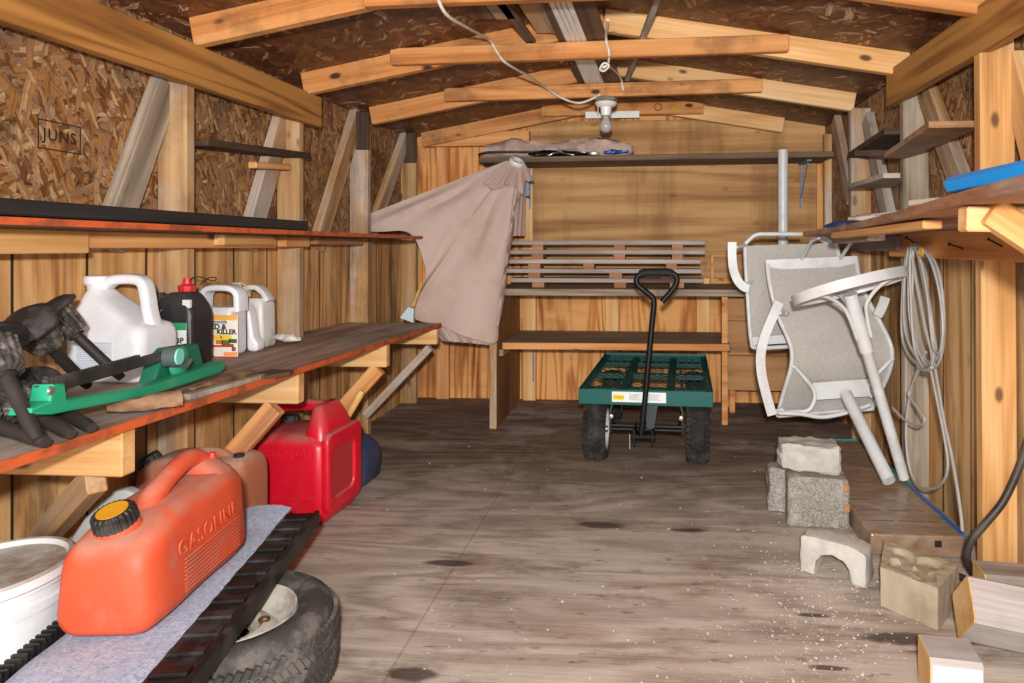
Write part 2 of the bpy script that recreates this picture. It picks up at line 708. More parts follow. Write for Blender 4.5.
OSB_ROOF = osb('roof_flakeboard', 'XY', [(0, hexc('#452613')), (.45, hexc('#6a3f22')), (.76, hexc('#7d4f30')), (.84, hexc('#9b7351')), (.90, hexc('#c9ae8e'))], mold=.55, mold_sc=1.7, gloss=.5, gap=.6, fsz=1.15)


def floor_mat():
    s = NT('dusty_floor_plywood', .85)
    v = s.coords(False)
    sp = s.n('ShaderNodeSeparateXYZ')
    s.set(sp.inputs[0], v)
    g = s.noise(s.scale(v, (.55, 3.2, 1)), 1.0, 3, .5, .5)
    fig = s.math('MULTIPLY_ADD', s.math('SINE', s.math('MULTIPLY', g, 60)), .5, .5)
    fib = s.noise(s.scale(v, (5, 110, 1)), 1.0, 4, .6)
    f = s.math('ADD', s.math('MULTIPLY', fig, .30), s.math('MULTIPLY_ADD', fib, .6, .05))
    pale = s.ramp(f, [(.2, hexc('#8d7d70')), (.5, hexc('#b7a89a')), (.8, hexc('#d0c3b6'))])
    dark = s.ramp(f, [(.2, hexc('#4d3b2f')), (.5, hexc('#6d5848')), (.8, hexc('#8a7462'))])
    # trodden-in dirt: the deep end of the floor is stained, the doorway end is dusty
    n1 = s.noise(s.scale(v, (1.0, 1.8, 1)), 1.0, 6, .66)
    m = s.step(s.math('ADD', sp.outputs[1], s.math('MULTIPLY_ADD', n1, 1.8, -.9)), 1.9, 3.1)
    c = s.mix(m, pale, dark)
    # dust scuffs
    n2 = s.noise(s.scale(v, (2.2, 3.6, 1)), 1.0, 7, .7)
    c = s.mix(s.math('MULTIPLY', s.step(n2, .48, .66), .6), c, hexc('#b9aca1'))
    n6 = s.noise(s.scale(v, (1.3, 3.0, 1)), 2.3, 7, .72)
    c = s.mix(s.math('MULTIPLY', s.step(n6, .50, .66), .5), c, hexc('#5a4433'))
    n3 = s.noise(s.scale(v, (3.0, 11, 1)), 3.7, 4, .6)
    c = s.mix(s.math('MULTIPLY', s.step(n3, .60, .70), .55), c, hexc('#4b3423'))
    n5 = s.noise(s.scale(v, (1.6, 2.2, 1)), 1.9, 5, .6)
    c = s.mix(s.math('MULTIPLY', s.step(n5, .5, .72), .35), c, hexc('#8d6a4d'))
    n7 = s.noise(s.scale(v, (2.5, 60, 1)), 5.1, 5, .7)
    c = s.mix(s.math('MULTIPLY', s.step(n7, .50, .68), .35), c, hexc('#5b4636'))
    n8 = s.noise(s.scale(v, (1, 1, 1)), 90.0, 3, .6)
    c = s.mix(s.math('MULTIPLY', s.step(n8, .62, .72), .3), c, hexc('#d6cabd'))
    # oil spots
    for (x, y, rx, ry) in SPOTS:
        dx = s.math('DIVIDE', s.math('SUBTRACT', sp.outputs[0], x), rx)
        dy = s.math('DIVIDE', s.math('SUBTRACT', sp.outputs[1], y), ry)
        d = s.math('ADD', s.math('MULTIPLY', dx, dx), s.math('MULTIPLY', dy, dy))
        d = s.math('ADD', d, s.math('MULTIPLY_ADD', s.noise(s.scale(v, (9, 30, 1)), 1.0, 5, .7), 2.4, -1.2))
        c = s.mix(s.math('MULTIPLY', s.math('SUBTRACT', 1.0, s.step(d, .3, 1.2)), .85), c, hexc('#38251a'))
    # sheet seams
    for (ax_, p) in ((0, -.55), (1, 2.02)):
        d = s.math('ABSOLUTE', s.math('SUBTRACT', sp.outputs[ax_], p))
        c = s.mix(s.math('MULTIPLY', s.math('SUBTRACT', 1.0, s.step(d, .001, .004)), 0.3 if ax_ == 0 else 0.15), c, hexc('#22160e'))
    s.col(c)
    s.bump(s.math('ADD', f, n2), .25, .002)
    return s.m


SPOTS = [(*at(450, 563, Z=0)[:2], .085, .022), (*at(600, 525, Z=0)[:2], .09, .03), (*at(688, 530, Z=0)[:2], .07, .018),
         (*at(412, 675, Z=0)[:2], .06, .03), (*at(828, 668, Z=0)[:2], .05, .012), (*at(812, 615, Z=0)[:2], .05, .012), (*at(920, 640, Z=0)[:2], .15, .03)]
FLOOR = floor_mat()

# ------------------------------------------------------------------ the room
XL, XR, YB, YF = -1.43, .994, 4.10, -.7
SL, SR = -1.34, .905           # stud faces
YS = (1.953, 2.606, 3.261, 3.946)   # stud centres
RX = -.17


def zl(x): return 1.70 - .187 * (RX - x)
def zr(x): return 1.70 - .171 * (x - RX)


S = 'structure'
P('floor', box((XL - .05, YF, -.03), (XR + .05, YB + .05, 0), 0), FLOOR, kind=S, M=Matrix.Identity(4))


def two_tone(name, lo, hi, zsplit, mlow, mup):
    bm = BM()
    add_box(bm, (lo[0], lo[1], lo[2]), (hi[0], hi[1], zsplit))
    n = len(bm.faces)
    add_box(bm, (lo[0], lo[1], zsplit), (hi[0], hi[1], hi[2]))
    bm.faces.ensure_lookup_table()
    for i, f in enumerate(bm.faces):
        f.material_index = 0 if i < n else 1
    P(name, bm, None, kind=S, M=Matrix.Identity(4), mats=[mlow, mup])


two_tone('wall_left', (XL - .02, YF, 0), (XL, YB, 1.555), .93, LEFT_PLY, OSB_WALL)
two_tone('wall_right', (XR, YF, 0), (XR + .02, YB, 1.58), .95, RIGHT_PLY, OSB_WALL)
bm = BM()
prof = [(XL - .02, 0), (XR + .02, 0), (XR + .02, zr(XR) + .084), (RX, 1.784), (XL - .02, zl(XL) + .084)]
fr = [bm.verts.new((x, YB, z)) for x, z in prof]
bk = [bm.verts.new((x, YB + .02, z)) for x, z in prof]
bm.faces.new(fr)
bm.faces.new(list(reversed(bk)))
for i in range(5):
    bm.faces.new((fr[i], bk[i], bk[(i + 1) % 5], fr[(i + 1) % 5]))
bmesh.ops.recalc_face_normals(bm, faces=bm.faces)
P('wall_back', bm, GABLE, kind=S, M=Matrix.Identity(4))
bm = BM()
for xa, za, xb, zb in ((XL - .05, zl(XL - .05) + .085, RX, 1.785), (RX, 1.785, XR + .05, zr(XR + .05) + .085)):
    vs = [bm.verts.new(p) for p in ((xa, YF, za), (xb, YF, zb), (xb, YB, zb), (xa, YB, za), (xa, YF, za + .02), (xb, YF, zb + .02), (xb, YB, zb + .02), (xa, YB, za + .02))]
    for f in ((0, 1, 2, 3), (4, 7, 6, 5), (0, 4, 5, 1), (1, 5, 6, 2), (2, 6, 7, 3), (3, 7, 4, 0)):
        bm.faces.new([vs[i] for i in f])
bmesh.ops.recalc_face_normals(bm, faces=bm.faces)
P('ceiling', bm, OSB_ROOF, kind=S, M=Matrix.Identity(4))

TN = [0]


def trim(p0, p1, wd, ht, mat, up=(0, 0, 1), bev=.003):
    TN[0] += 1
    return lumber('trim_%d' % TN[0], p0, p1, wd, ht, mat, None, up, bev, kind=S)


STAMP = plain('stamp_ink', '#241811', .8)
wl_ = bpy.data.objects['wall_left']
q0, q1 = at(38, 148, X=XL + .001), at(81, 127, X=XL + .001)
bm = BM()
for (ya, yb, za, zb) in ((q0.y, q1.y, q0.z, q0.z + .003), (q0.y, q1.y, q1.z - .003, q1.z), (q0.y, q0.y + .003, q0.z, q1.z), (q1.y - .003, q1.y, q0.z, q1.z)):
    add_box(bm, (XL - .0005, ya, za), (XL + .0008, yb, zb))
P('stamp_frame', bm, STAMP, wl_)
P('stamp_lettering', text_mesh('JUNS', .040, .0003, bold=.0002, space=1.15), STAMP, wl_, M=Matrix.Translation(((XL + .0006), (q0.y + q1.y) / 2, (q0.z + q1.z) / 2)) @ Matrix.Rotation(math.pi / 2, 4, 'Z'))
# wall studs
for i, y in enumerate((1.30,) + YS):
    xl = (SL + XL) / 2
    trim((xl, y, 0), (xl, y, zl(xl) + .02), .038, .089, (OLD_PINE, OLD_PINE, WARM_PINE, OLD_PINE, WARM_PINE)[i], up=(1, 0, 0))
for i, y in enumerate((1.30,) + YS):
    xr = (SR + XR) / 2 + (.035 if i == 4 else 0)
    trim((xr - (.03 if i == 1 else 0) + .01, y, 0), (xr - (.03 if i == 1 else 0), y, zr(xr) + .02), .038, .089 if i != 4 else .06, (FRESH_PINE, FRESH_PINE, GRAY_WOOD, OLD_PINE, OLD_PINE)[i], up=(1, 0, 0))
# dark-stained scab blocks at the stud heads
for (x0, x1, y0, y1, Yq) in ((357, 370, 112, 150, 3.2395), (405, 417, 133, 163, 3.9245)):
    a, b = at(x0, y1, Y=Yq), at(x1, y0, Y=Yq)
    trim(((a.x + b.x) / 2, Yq - .009, a.z), ((a.x + b.x) / 2, Yq - .009, b.z), .017, b.x - a.x, DARK_WOOD, up=(1, 0, 0))
# let-in diagonal bracing against the sheathing
for (pa, pb, wd, X, m) in (((165, 84), (107, 246), .085, XL + .021, GRAY_WOOD), ((285, 112), (247, 246), .09, XL + .021, OLD_PINE),
                           ((357, 113), (317, 246), .09, XL + .021, OLD_PINE), ((405, 138), (366, 246), .085, XL + .021, OLD_PINE)):
    trim(at(*pa, X=X), at(*pb, X=X), .036, wd, m, up=(0, 1, 0))
for (pa, pb, wd, X, m) in (((925, 86), (985, 246), .088, XR - .021, OLD_PINE), ((868, 118), (892, 232), .085, XR - .021, GRAY_WOOD),
                           ((836, 120), (852, 200), .08, XR - .021, OLD_PINE), ((1012, 60), (1052, 215), .085, XR - .021, FRESH_PINE)):
    trim(at(*pa, X=X), at(*pb, X=X), .036, wd, m, up=(0, 1, 0))
# rafters
for i, y in enumerate(YS):
    yy = y if i < 3 else 4.02
    if i == 0:
        yy = 1.955
    trim((SL + .01, yy, zl(SL + .01) + .0435), (RX, yy, 1.7435), .036, .085, RAFTER)
    xe = SR + .02 if i < 3 else .75
    trim((xe, yy, zr(xe) + .0435), (RX, yy, 1.7435), .036, .085, RAFTER_PALE if i != 0 else RAFTER)
# collar ties nailed to the near face of the rafters
for (y, x0, x1, z) in ((1.917, -.80, .75, 1.618), (2.568, -.97, .497, 1.625), (3.223, -.96, .506, 1.624)):
    trim((x0, y, z - .012), (x1, y, z + .008), .034, .062 if y > 2 else .066, RAFTER)
trim((-.62, 3.985, 1.695), (.30, 3.985, 1.697), .034, .092, RAFTER)
# plate, studs and sheets of the back wall
trim((-1.335, 4.045, 1.532), (-.70, 4.045, 1.535), .05, .085, ORANGE_PINE)
for x, zt, m in ((-1.225, 1.49, ORANGE_PINE), (-.705, 1.40, FRESH_PINE), (-.22, .86, FRESH_PINE), (.305, .86, FRESH_PINE)):
    trim((x, 4.078, 0), (x, 4.078, zt), .075, .04, m, up=(0, 1, 0))
trim((-.70, 4.075, 1.535), (XR, 4.075, 1.535), .014, .20, BACK_PLY)
trim((-.685, 4.055, 1.07), (XR - .05, 4.055, 1.07), .012, .70, BACK_PLY)
# double rim beams: rough ledger on the right wall, under the shelf
trim((SR - .02, 1.0, .905), (SR - .02, 2.62, .909), .036, .085, ORANGE_PINE)
# plate along the right wall head, seen over the big beam
trim((SR - .018, 1.975, 1.512), (SR - .018, 2.40, 1.512), .03, .06, RAFTER_PALE)

# ------------------------------------------------------------------ the two big brown beams
lumber('beam', (-1.322, .2, 1.402), (-1.322, 2.70, 1.437), .034, .118, BEAM, label='long brown timber beam running along the top of the left wall', cat='beam', bev=.002)
lumber('beam', (.887, .3, 1.474), (.887, 2.66, 1.483), .034, .126, BEAM, label='long brown timber beam running along the top of the right wall', cat='beam', bev=.002)

# ------------------------------------------------------------------ left workbench
def bz(y): return .578 - .0148 * (y - .97)


t = T('workbench', 'long wall workbench with orange painted front edge along the left wall', 'workbench', (-1.2, 1.9, 0))
bm = BM()
ys_ = [.35, .8, 1.2, 1.6, 2.0, 2.4, 2.8, 3.2]
for (dz, lst) in ((0, 'top'), (-.016, 'bot')):
    pass
rows = [[(x, y, bz(y)) for x in (-1.425, -1.2, -.9735)] for y in ys_]
V1 = [[bm.verts.new(p) for p in r] for r in rows]
V2 = [[bm.verts.new((p[0], p[1], p[2] - .016)) for p in r] for r in rows]
for A, flip in ((V1, False), (V2, True)):
    for a, b in zip(A, A[1:]):
        for k in range(2):
            f = (a[k], a[k + 1], b[k + 1], b[k])
            bm.faces.new(f if not flip else tuple(reversed(f)))
for k in (0, 2):
    for i in range(len(ys_) - 1):
        bm.faces.new((V1[i][k], V1[i + 1][k], V2[i + 1][k], V2[i][k]))
for i in (0, -1):
    for k in range(2):
        bm.faces.new((V1[i][k], V1[i][k + 1], V2[i][k + 1], V2[i][k]))
bmesh.ops.recalc_face_normals(bm, faces=bm.faces)
P('top', bm, BENCH_TOP, t)
lumber('painted_edge', (-.9715, .35, bz(.35) - .008), (-.9715, 3.2, bz(3.2) - .008), .004, .017, ORANGE_EDGE, t, bev=.0008, label='orange painted front edge')
for i, y in enumerate((1.255, 1.912, 2.57, 3.19)):
    z = bz(y) - .016 - .0445 - .001
    lumber('arm', (-1.425, y, z), (-.984, y, z), .036, .087 if i < 3 else .07, FRESH_PINE, t)
    zb = z - .045
    if i == 0:
        lumber('brace', (-1.05, y, zb - .006), (-1.400, y + .25, zb - .245), .034, .055, WARM_PINE, t)
    elif i == 1:
        lumber('brace', (-1.06, y, zb - .01), (-1.33, y, zb - .31), .034, .055, ORANGE_PINE, t)
    elif i == 2:
        lumber('brace', (-1.02, y, zb - .005), (-1.32, y, zb - .335), .034, .055, ORANGE_PINE, t)
    else:
        lumber('brace', (-1.02, y, zb - .005), (-1.33, y, zb - .33), .034, .036, OLD_PINE, t)

# ------------------------------------------------------------------ left upper shelf
t = T('wall_shelf', 'long upper shelf with orange edge above the workbench on the left wall', 'shelf', (-1.25, 1.9, .94))
P('board', box((-1.338, .5, .939), (-1.122, 3.40, .953), .001), BROWN_BOARD, t)
lumber('painted_edge', (-1.1195, .5, .946), (-1.1195, 3.40, .946), .004, .014, ORANGE_EDGE, t, bev=.0005, label='orange painted front edge')
for (x, y0, y1, z0, m) in ((-1.30, .7, 1.10, .885, FRESH_PINE), (-1.30, 1.105, 1.515, .886, FRESH_PINE), (-1.32, 1.52, 2.36, .897, ORANGE_PINE), (-1.285, 2.0, 2.28, .905, FRESH_PINE), (-1.32, 2.42, 2.60, .90, ORANGE_PINE), (-1.32, 2.66, 3.1, .91, BLOCK_WOOD)):
    lumber('ledger', (x, y0, (z0 + .938) / 2), (x, y1, (z0 + .938) / 2), .034, .938 - z0, m, t)
BLACK_BOARD = wood('black_stained_board', '#0d0c0c', '#1b1918', '#2c2826', figure=.2, bump=.1)
lumber('long_board', (-1.175, .55, .972), (-1.175, 2.24, .970), .095, .030, BLACK_BOARD, label='long black board lying along the left upper shelf', cat='board', bev=.003)
t = T('stud_shelf', 'short dark shelf board between the wall posts under the left beam', 'shelf', at(246, 150, X=-1.37))
lumber('board', at(194, 143, X=-1.36) + Vector((0, -.01, 0)), at(299, 157, X=-1.36) + Vector((0, .0, .004)), .10, .022, DARK_WOOD, t)
lumber('cleat', at(252, 165, X=-1.36), at(287, 167, X=-1.36), .03, .022, FRESH_PINE, t)

# ------------------------------------------------------------------ right shelf
t = T('wall_shelf', 'weathered brown shelf held by a diagonal bracket on the right wall', 'shelf', (.7, 1.7, .94))
bm = BM()
pts = [((.575, 2.68), .938), ((.60, 2.2), .949), ((.535, 1.545), .960), ((.465, 1.05), .966), ((.44, .8), .970)]
N = len(pts)
rows = []
for (xy, z) in pts:
    rows.append([bm.verts.new((xy[0], xy[1], z)), bm.verts.new((xy[0], xy[1], z + .019)), bm.verts.new((.868, xy[1], z + .019)), bm.verts.new((.868, xy[1], z))])
for a, b in zip(rows, rows[1:]):
    for k in range(4):
        bm.faces.new((a[k], a[(k + 1) % 4], b[(k + 1) % 4], b[k]))
bm.faces.new(rows[0])
bm.faces.new(list(reversed(rows[-1])))
bmesh.ops.recalc_face_normals(bm, faces=bm.faces)
RSHELF = wood('right_shelf_wood', '#4f2a18', '#8a5a3c', '#b08463', ax='Y', figure=.4, gray='#8d7566', gray_amt=.5, stain='#2d180e', stain_amt=.4, rnd=False, worldspace=True)
P('board', bm, RSHELF, t)
lumber('bracket_arm', (.485, 1.13, .943), (.866, 1.13, .936), .036, .038, FRESH_PINE, t)
lumber('bracket_brace', (.515, 1.108, .955), (.80, 1.108, .76), .03, .045, FRESH_PINE, t)
lumber('bearer', (.60, 2.30, .937), (.585, 1.50, .947), .04, .018, FRESH_PINE, t)
lumber('bearer', (.70, 2.66, .925), (.66, 2.1, .932), .05, .026, OLD_PINE, t)
PURPLE = plain('purple_brown_paint', '#6d554f', .6, dust='#8d7a70', dust_amt=.5)
lumber('painted_board', at(842, 244, X=.862), at(901, 243, X=.862), .03, .055, PURPLE, label='purple brown painted board under the far end of the right shelf', cat='board')

# small shelves between the right-hand studs
def corner_shelf(name, poly, z, th, mat, label, cat='shelf'):
    bm = BM()
    lo = [bm.verts.new((x, y, zz)) for (x, y), zz in zip(poly, z)]
    hi = [bm.verts.new((x, y, zz + th)) for (x, y), zz in zip(poly, z)]
    n = len(poly)
    bm.faces.new(lo)
    bm.faces.new(list(reversed(hi)))
    for i in range(n):
        bm.faces.new((lo[i], lo[(i + 1) % n], hi[(i + 1) % n], hi[i]))
    bmesh.ops.recalc_face_normals(bm, faces=bm.faces)
    return P(name, bm, mat, label=label, cat=cat)


def c2(x, y, z):
    p = at(x, y, Z=z)
    return (p.x, p.y)


corner_shelf('corner_shelf', [(.83, 2.56), (.765, 1.99), (.905, 1.99), (.905, 2.56)], [1.215, 1.228, 1.228, 1.215], .018, OLD_PINE, 'upper pine corner shelf between the two nearest posts of the right wall')
corner_shelf('corner_shelf', [(.82, 2.95), (.85, 2.63), (.98, 2.63), (.98, 2.95)], [1.142, 1.152, 1.152, 1.142], .018, GRAY_WOOD, 'lower grey shelf board beyond the grey post on the right wall')
corner_shelf('corner_shelf', [(.885, 3.22), (.86, 2.65), (.985, 2.65), (.985, 3.22)], [1.30, 1.315, 1.315, 1.30], .022, DARK_WOOD, 'dark upper shelf board between the far posts of the right wall')
lumber('ledger_board', at(857, 153, X=.885), at(893, 153, X=.885), .02, .025, PURPLE, label='short reddish cleat under the dark upper shelf on the right wall', cat='board')

# ------------------------------------------------------------------ back top shelf
BLUE_METAL = plain('blue_metal', '#6b89ab', .45, .3, dust='#7f8b97', dust_amt=.5)
t = T('back_shelf', 'long brown shelf high across the back wall on blue metal brackets', 'shelf', (.1, 3.9, 1.36))
lumber('board', (-.93, 3.895, 1.372), (.962, 3.895, 1.388), .29, .03, BROWN_BOARD, t)
for x in (.852, -.70):
    bm = BM()
    add_tube(bm, [(x, 4.046, 1.37), (x, 4.046, 1.12)], 0, flat=(.012, .003))
    add_tube(bm, [(x, 4.046, 1.366), (x, 3.83, 1.366)], 0, flat=(.012, .003))
    add_tube(bm, [(x, 4.044, 1.17), (x, 3.86, 1.363)], .004, 6)
    bmesh.ops.recalc_face_normals(bm, faces=bm.faces)
    P('bracket', bm, BLUE_METAL, t, label='blue metal shelf bracket')

# ------------------------------------------------------------------ back bench
t = T('back_bench', 'brown wooden bench with side panels and lower shelf across the back wall', 'bench', (-.15, 3.8, 0))
P('side_panel', box((-.792, 3.42, 0), (-.757, 4.04, .656), .002), SIDE_PANEL, t)
lumber('panel_edging', (-.775, 3.416, 0), (-.775, 3.416, .656), .036, .008, OLD_PINE, t, up=(0, 1, 0))
P('post', box((.362, 3.575, 0), (.392, 3.61, .655), .002), ORANGE_PINE, t)
P('top', box((-.80, 3.47, .657), (.77, 4.045, .690), .002), SHELF_GREY, t)
P('lower_shelf', box((-.752, 3.52, .384), (.40, 4.04, .414), .002), SHELF_GREY, t)
lumber('shelf_edging', (-.745, 3.508, .399), (.392, 3.508, .402), .022, .034, ORANGE_PINE, t)
P('cleat', box((-.757, 3.47, .352), (-.735, 4.0, .384), .002), OLD_PINE, t)
bm = BM()
add_tube(bm, [(-.68, 4.05, .38), (-.68, 4.05, .12)], 0, flat=(.012, .003))
add_tube(bm, [(-.68, 4.05, .381), (-.68, 3.85, .381)], 0, flat=(.012, .003))
P('bracket', bm, BLUE_METAL, t, label='blue metal shelf bracket')

# panelled box to the right of the bench
t = T('panel_cabinet', 'plain wood grain cabinet box right of the back bench behind the chairs', 'cabinet', (.6, 3.9, .12))
P('carcass', box((.42, 3.83, .125), (.90, 4.03, .645), .002), SIDE_PANEL, t)
for a, b in ((.128, .315), (.318, .50), (.503, .648)):
    P('front_panel', box((.415, 3.814, a), (.905, 3.829, b), .0015), PANEL_WOOD, t)
P('leg', box((.43, 3.84, 0), (.46, 3.87, .125), .002), ORANGE_PINE, t)
P('leg', box((.85, 3.84, 0), (.88, 3.87, .125), .002), ORANGE_PINE, t)
P('leg', box((.43, 3.98, 0), (.46, 4.02, .125), .002), ORANGE_PINE, t)
P('leg', box((.85, 3.98, 0), (.88, 4.02, .125), .002), ORANGE_PINE, t)
P('framed_panel', plate_mesh([(.345, .692), (.60, .692), (.60, .86), (.345, .86)], [[(.36, .707), (.585, .707), (.585, .845), (.36, .845)]], .02, .002), ORANGE_PINE, M=Matrix.Translation((0, 4.02, 0)), label='small orange wooden frame leaning on the back wall behind the chairs', cat='frame')

# stack of boards on spacer blocks
slat_x = [(510.6, 705.6), (508.7, 705.6), (507.6, 701), (506.4, 702), (510, 704)]
ord_ = ['topmost', 'second from the top', 'middle', 'second from the bottom', 'lowest']
Ys = 3.60
th = .0225
gap = .0262
z0 = .690
zs = []
for i in range(5):
    zs.append(z0 + gap + (4 - i) * (th + gap))
for i, (xa, xb) in enumerate(slat_x):
    a, b = at(xa, 260, Y=Ys), at(xb, 260, Y=Ys)
    lumber('stacked_board', (a.x, Ys + .07, zs[i] + th / 2), (b.x, Ys + .07, zs[i] + th / 2), .14, th, GREY_BOARD,
           label='grey wooden board, %s of the five stacked on the back bench' % ord_[i], cat='board', group='boards stacked on the back bench')
blk = [[(532, 543), (614, 625), (672, 683)], [(531.5, 543), (613.5, 625), (672, 683)], [(528, 540), (583, 594), (666, 677)], [(528, 540), (609, 622), (660, 671)], [(532, 544), (614, 626), (670, 684)]]
pos = ['left', 'middle', 'right']
below = ['between the topmost and second boards', 'between the second and third boards', 'between the third and fourth boards', 'between the fourth and lowest boards', 'between the lowest board and the bench']
for i, row in enumerate(blk):
    for j, (xa, xb) in enumerate(row):
        a, b = at(xa, 260, Y=Ys), at(xb, 260, Y=Ys)
        zlo = zs[i] - gap
        P('spacer_block', box((a.x, Ys + .004, zlo), (b.x, Ys + .13, zs[i]), .001), BLOCK_WOOD,
          label='small brown spacer block, %s one %s of the stack' % (pos[j], below[i]), cat='block', group='spacer blocks in the board stack')

# ------------------------------------------------------------------ overhead: loose lumber lying on the ties
WHITE_PVC = plain('white_trim', '#f6f5f0', .3, dust='#c9c2b4', dust_amt=.3, dust_sc=10)
zz = 1.668


def over(far, near, Yn=1.82):
    """a piece lying on the ties: far end and a second point seen in the photo, carried on to the near tie"""
    a, b = at(*far, Z=zz), at(*near, Z=zz)
    d = (b - a) / (b.y - a.y)
    return a, a + d * (Yn - a.y)


ORD = [((483, 17), (474, 4), .075, .0, BROWN_BOARD, 'short grey brown board end lying over the ceiling ties, leftmost of the loose lumber'),
       ((506, 17), (497, 4), .070, .0, OLD_PINE, 'short tan board end beside the leftmost loose board over the ceiling ties'),
       ((533.5, 45), (510, 13), .038, .0, BROWN_BOARD, 'long narrow dark board lying over the ceiling ties, left of the paired tan boards'),
       ((545, 36), (524, 2), .060, .018, OLD_PINE, 'pale tan board raised over the ceiling ties, left one of the paired tan boards'),
       ((560, 37), (541, 2), .060, .018, OLD_PINE, 'tan board raised over the ceiling ties, right one of the paired tan boards'),
       ((582, 84), (550, 10), .030, .0, BROWN_BOARD, 'long narrow dark board over the ceiling ties, directly left of the white strips'),
       ((612, 80), (583, 2), .075, .0, BROWN_BOARD, 'long wide brown board over the ceiling ties, directly right of the white strips')]
for (fa, ne, wd, up_, m, lb) in ORD:
    a, b = over(fa, ne)
    up_ = Vector((0, 0, up_))
    lumber('loose_board', b + up_, a + up_, wd, .016, m, label=lb, cat='board', group='loose lumber over the ceiling ties')
nm = ['leftmost', 'second from left', 'third from left', 'rightmost']
for k in range(4):
    a, b = over((588.5 + 4.6 * k, 84), (553 + 5.4 * k, 2))
    M = frame(b, a)
    LL = (a - b).length
    bm = BM()
    add_box(bm, (0, -.0115, -.009), (LL, .0115, .006), M, .002)
    add_box(bm, (0, -.005, -.0125), (LL, .005, -.0085), M, .001)
    P('trim_strip', bm, WHITE_PVC, label='white moulding strip over the ceiling ties, %s of the four' % nm[k], cat='moulding', group='white moulding strips over the ceiling ties')
lumber('stick', at(660, -8, Z=1.668), at(627, 79, Z=1.668), .02, .022, GRAY_WOOD, label='thin grey stick lying across the ceiling ties right of the loose boards', cat='stick')

# cords
CORD = plain('ivory_cord', '#d8cdb6', .5, dust='#8a7a62', dust_amt=.5)
pts = catmull([at(436, -6, Y=1.89), at(446, 14, Y=1.93), at(466, 27, Y=2.1), at(489, 40, Y=2.5) + Vector((0, 0, .0)), at(497, 52, Y=2.535), at(506, 63, Y=2.54), at(528, 76, Y=2.8), at(545, 87, Y=3.1), at(560, 97, Y=3.19), at(578, 103, Y=3.19), at(594, 98, Y=3.20), at(601, 94, Y=3.212)], 6)
P('electric_cable', tube(pts, .005, 8), CORD, label='ivory electric cable looping over the ceiling ties to the light bulb', cat='cable', smooth=40)
pts = catmull([at(608, 20, Y=2.3), at(606, 38, Y=2.535), at(609, 52, Y=2.54), at(608, 64, Y=2.6), at(603, 68, Y=2.62), at(606, 66, Y=2.63), at(614, 70, Y=2.9), at(621, 79, Y=3.15), at(623, 90, Y=3.196)], 6)
bm = BM()
add_tube(bm, pts, .0045, 8)
add_tube(bm, catmull([at(600, 69, Y=2.61), at(604, 63, Y=2.6), at(609, 66, Y=2.6), at(604, 71, Y=2.62)], 5, True), .004, 6, closed=True)
P('hanging_string', bm, plain('white_cord', '#ded8cc', .5), label='thin knotted white string hanging between the ceiling ties right of the bulb', cat='cord', smooth=40)

# light bulb fixture
t = T('bulb_fixture', 'bare light bulb in a white holder under the farthest ceiling tie', 'light', at(606, 97, Y=3.223))
c = at(606, 97, Y=3.223)
cx, cy = c.x, 3.224
zt = 1.588
P('junction_box', lathe([(0, zt), (.052, zt), (.054, zt - .004), (.054, zt - .018), (.047, zt - .022), (0, zt - .022)], 8, Matrix.Translation((cx, cy, 0))), plain('galvanised', '#9a958a', .45, .6, dust='#7d7466', dust_amt=.5), t, label='grey junction box')
P('lamp_holder', lathe([(0, zt - .022), (.050, zt - .022), (.052, zt - .028), (.044, zt - .038), (.026, zt - .045), (.023, zt - .07), (.020, zt - .082), (0, zt - .082)], 24, Matrix.Translation((cx, cy, 0))), plain('porcelain', '#e9e4da', .25), t, smooth=35)
P('bulb', lathe([(0, zt - .082), (.0135, zt - .084), (.0145, zt - .094), (.024, zt - .110), (.030, zt - .125), (.0305, zt - .134), (.026, zt - .148), (.015, zt - .158), (0, zt - .161)], 24, Matrix.Translation((cx, cy, 0))), plain('frosted_glass', '#a9a7a2', .2, spec=.6), t, smooth=60)
P('pull_cord', tube([(cx - .035, cy - .02, zt - .02), (cx - .037, cy - .02, zt - .10)], .002, 5), CORD, t)
P('paper_card', box((-.366, 3.962, 1.631), (-.06, 3.966, 1.669), .0005, M=None), plain('white_card', '#efeee8', .6), label='white card strip fixed to the gable tie behind the bulb', cat='card')
YEL = plain('yellow_plastic', '#d8b32a', .4)
P('wire_ring', tube([(at(658, 107, Y=3.96) + Vector((.02 * math.cos(a * .5236), 0, .02 * math.sin(a * .5236)))) for a in range(12)], .0025, 6, closed=True), plain('rusty_wire', '#5a4330', .5, .6), label='small wire ring on the gable tie right of the bulb', cat='ring', smooth=40)
P('hook', tube(catmull([at(676, 102, Y=3.958), at(676, 106, Y=3.945), at(673, 109, Y=3.945), at(676, 111, Y=3.945), at(679, 108, Y=3.945)], 5), .004, 6), YEL, label='small yellow hook on the gable tie', cat='hook', smooth=40)

# ------------------------------------------------------------------ bundle on the back top shelf
TARP = plain('dusty_tarp', '#c4a797', .7, dust='#8a7262', dust_amt=.45, dust_sc=8, bump=.5, bump_sc=30)


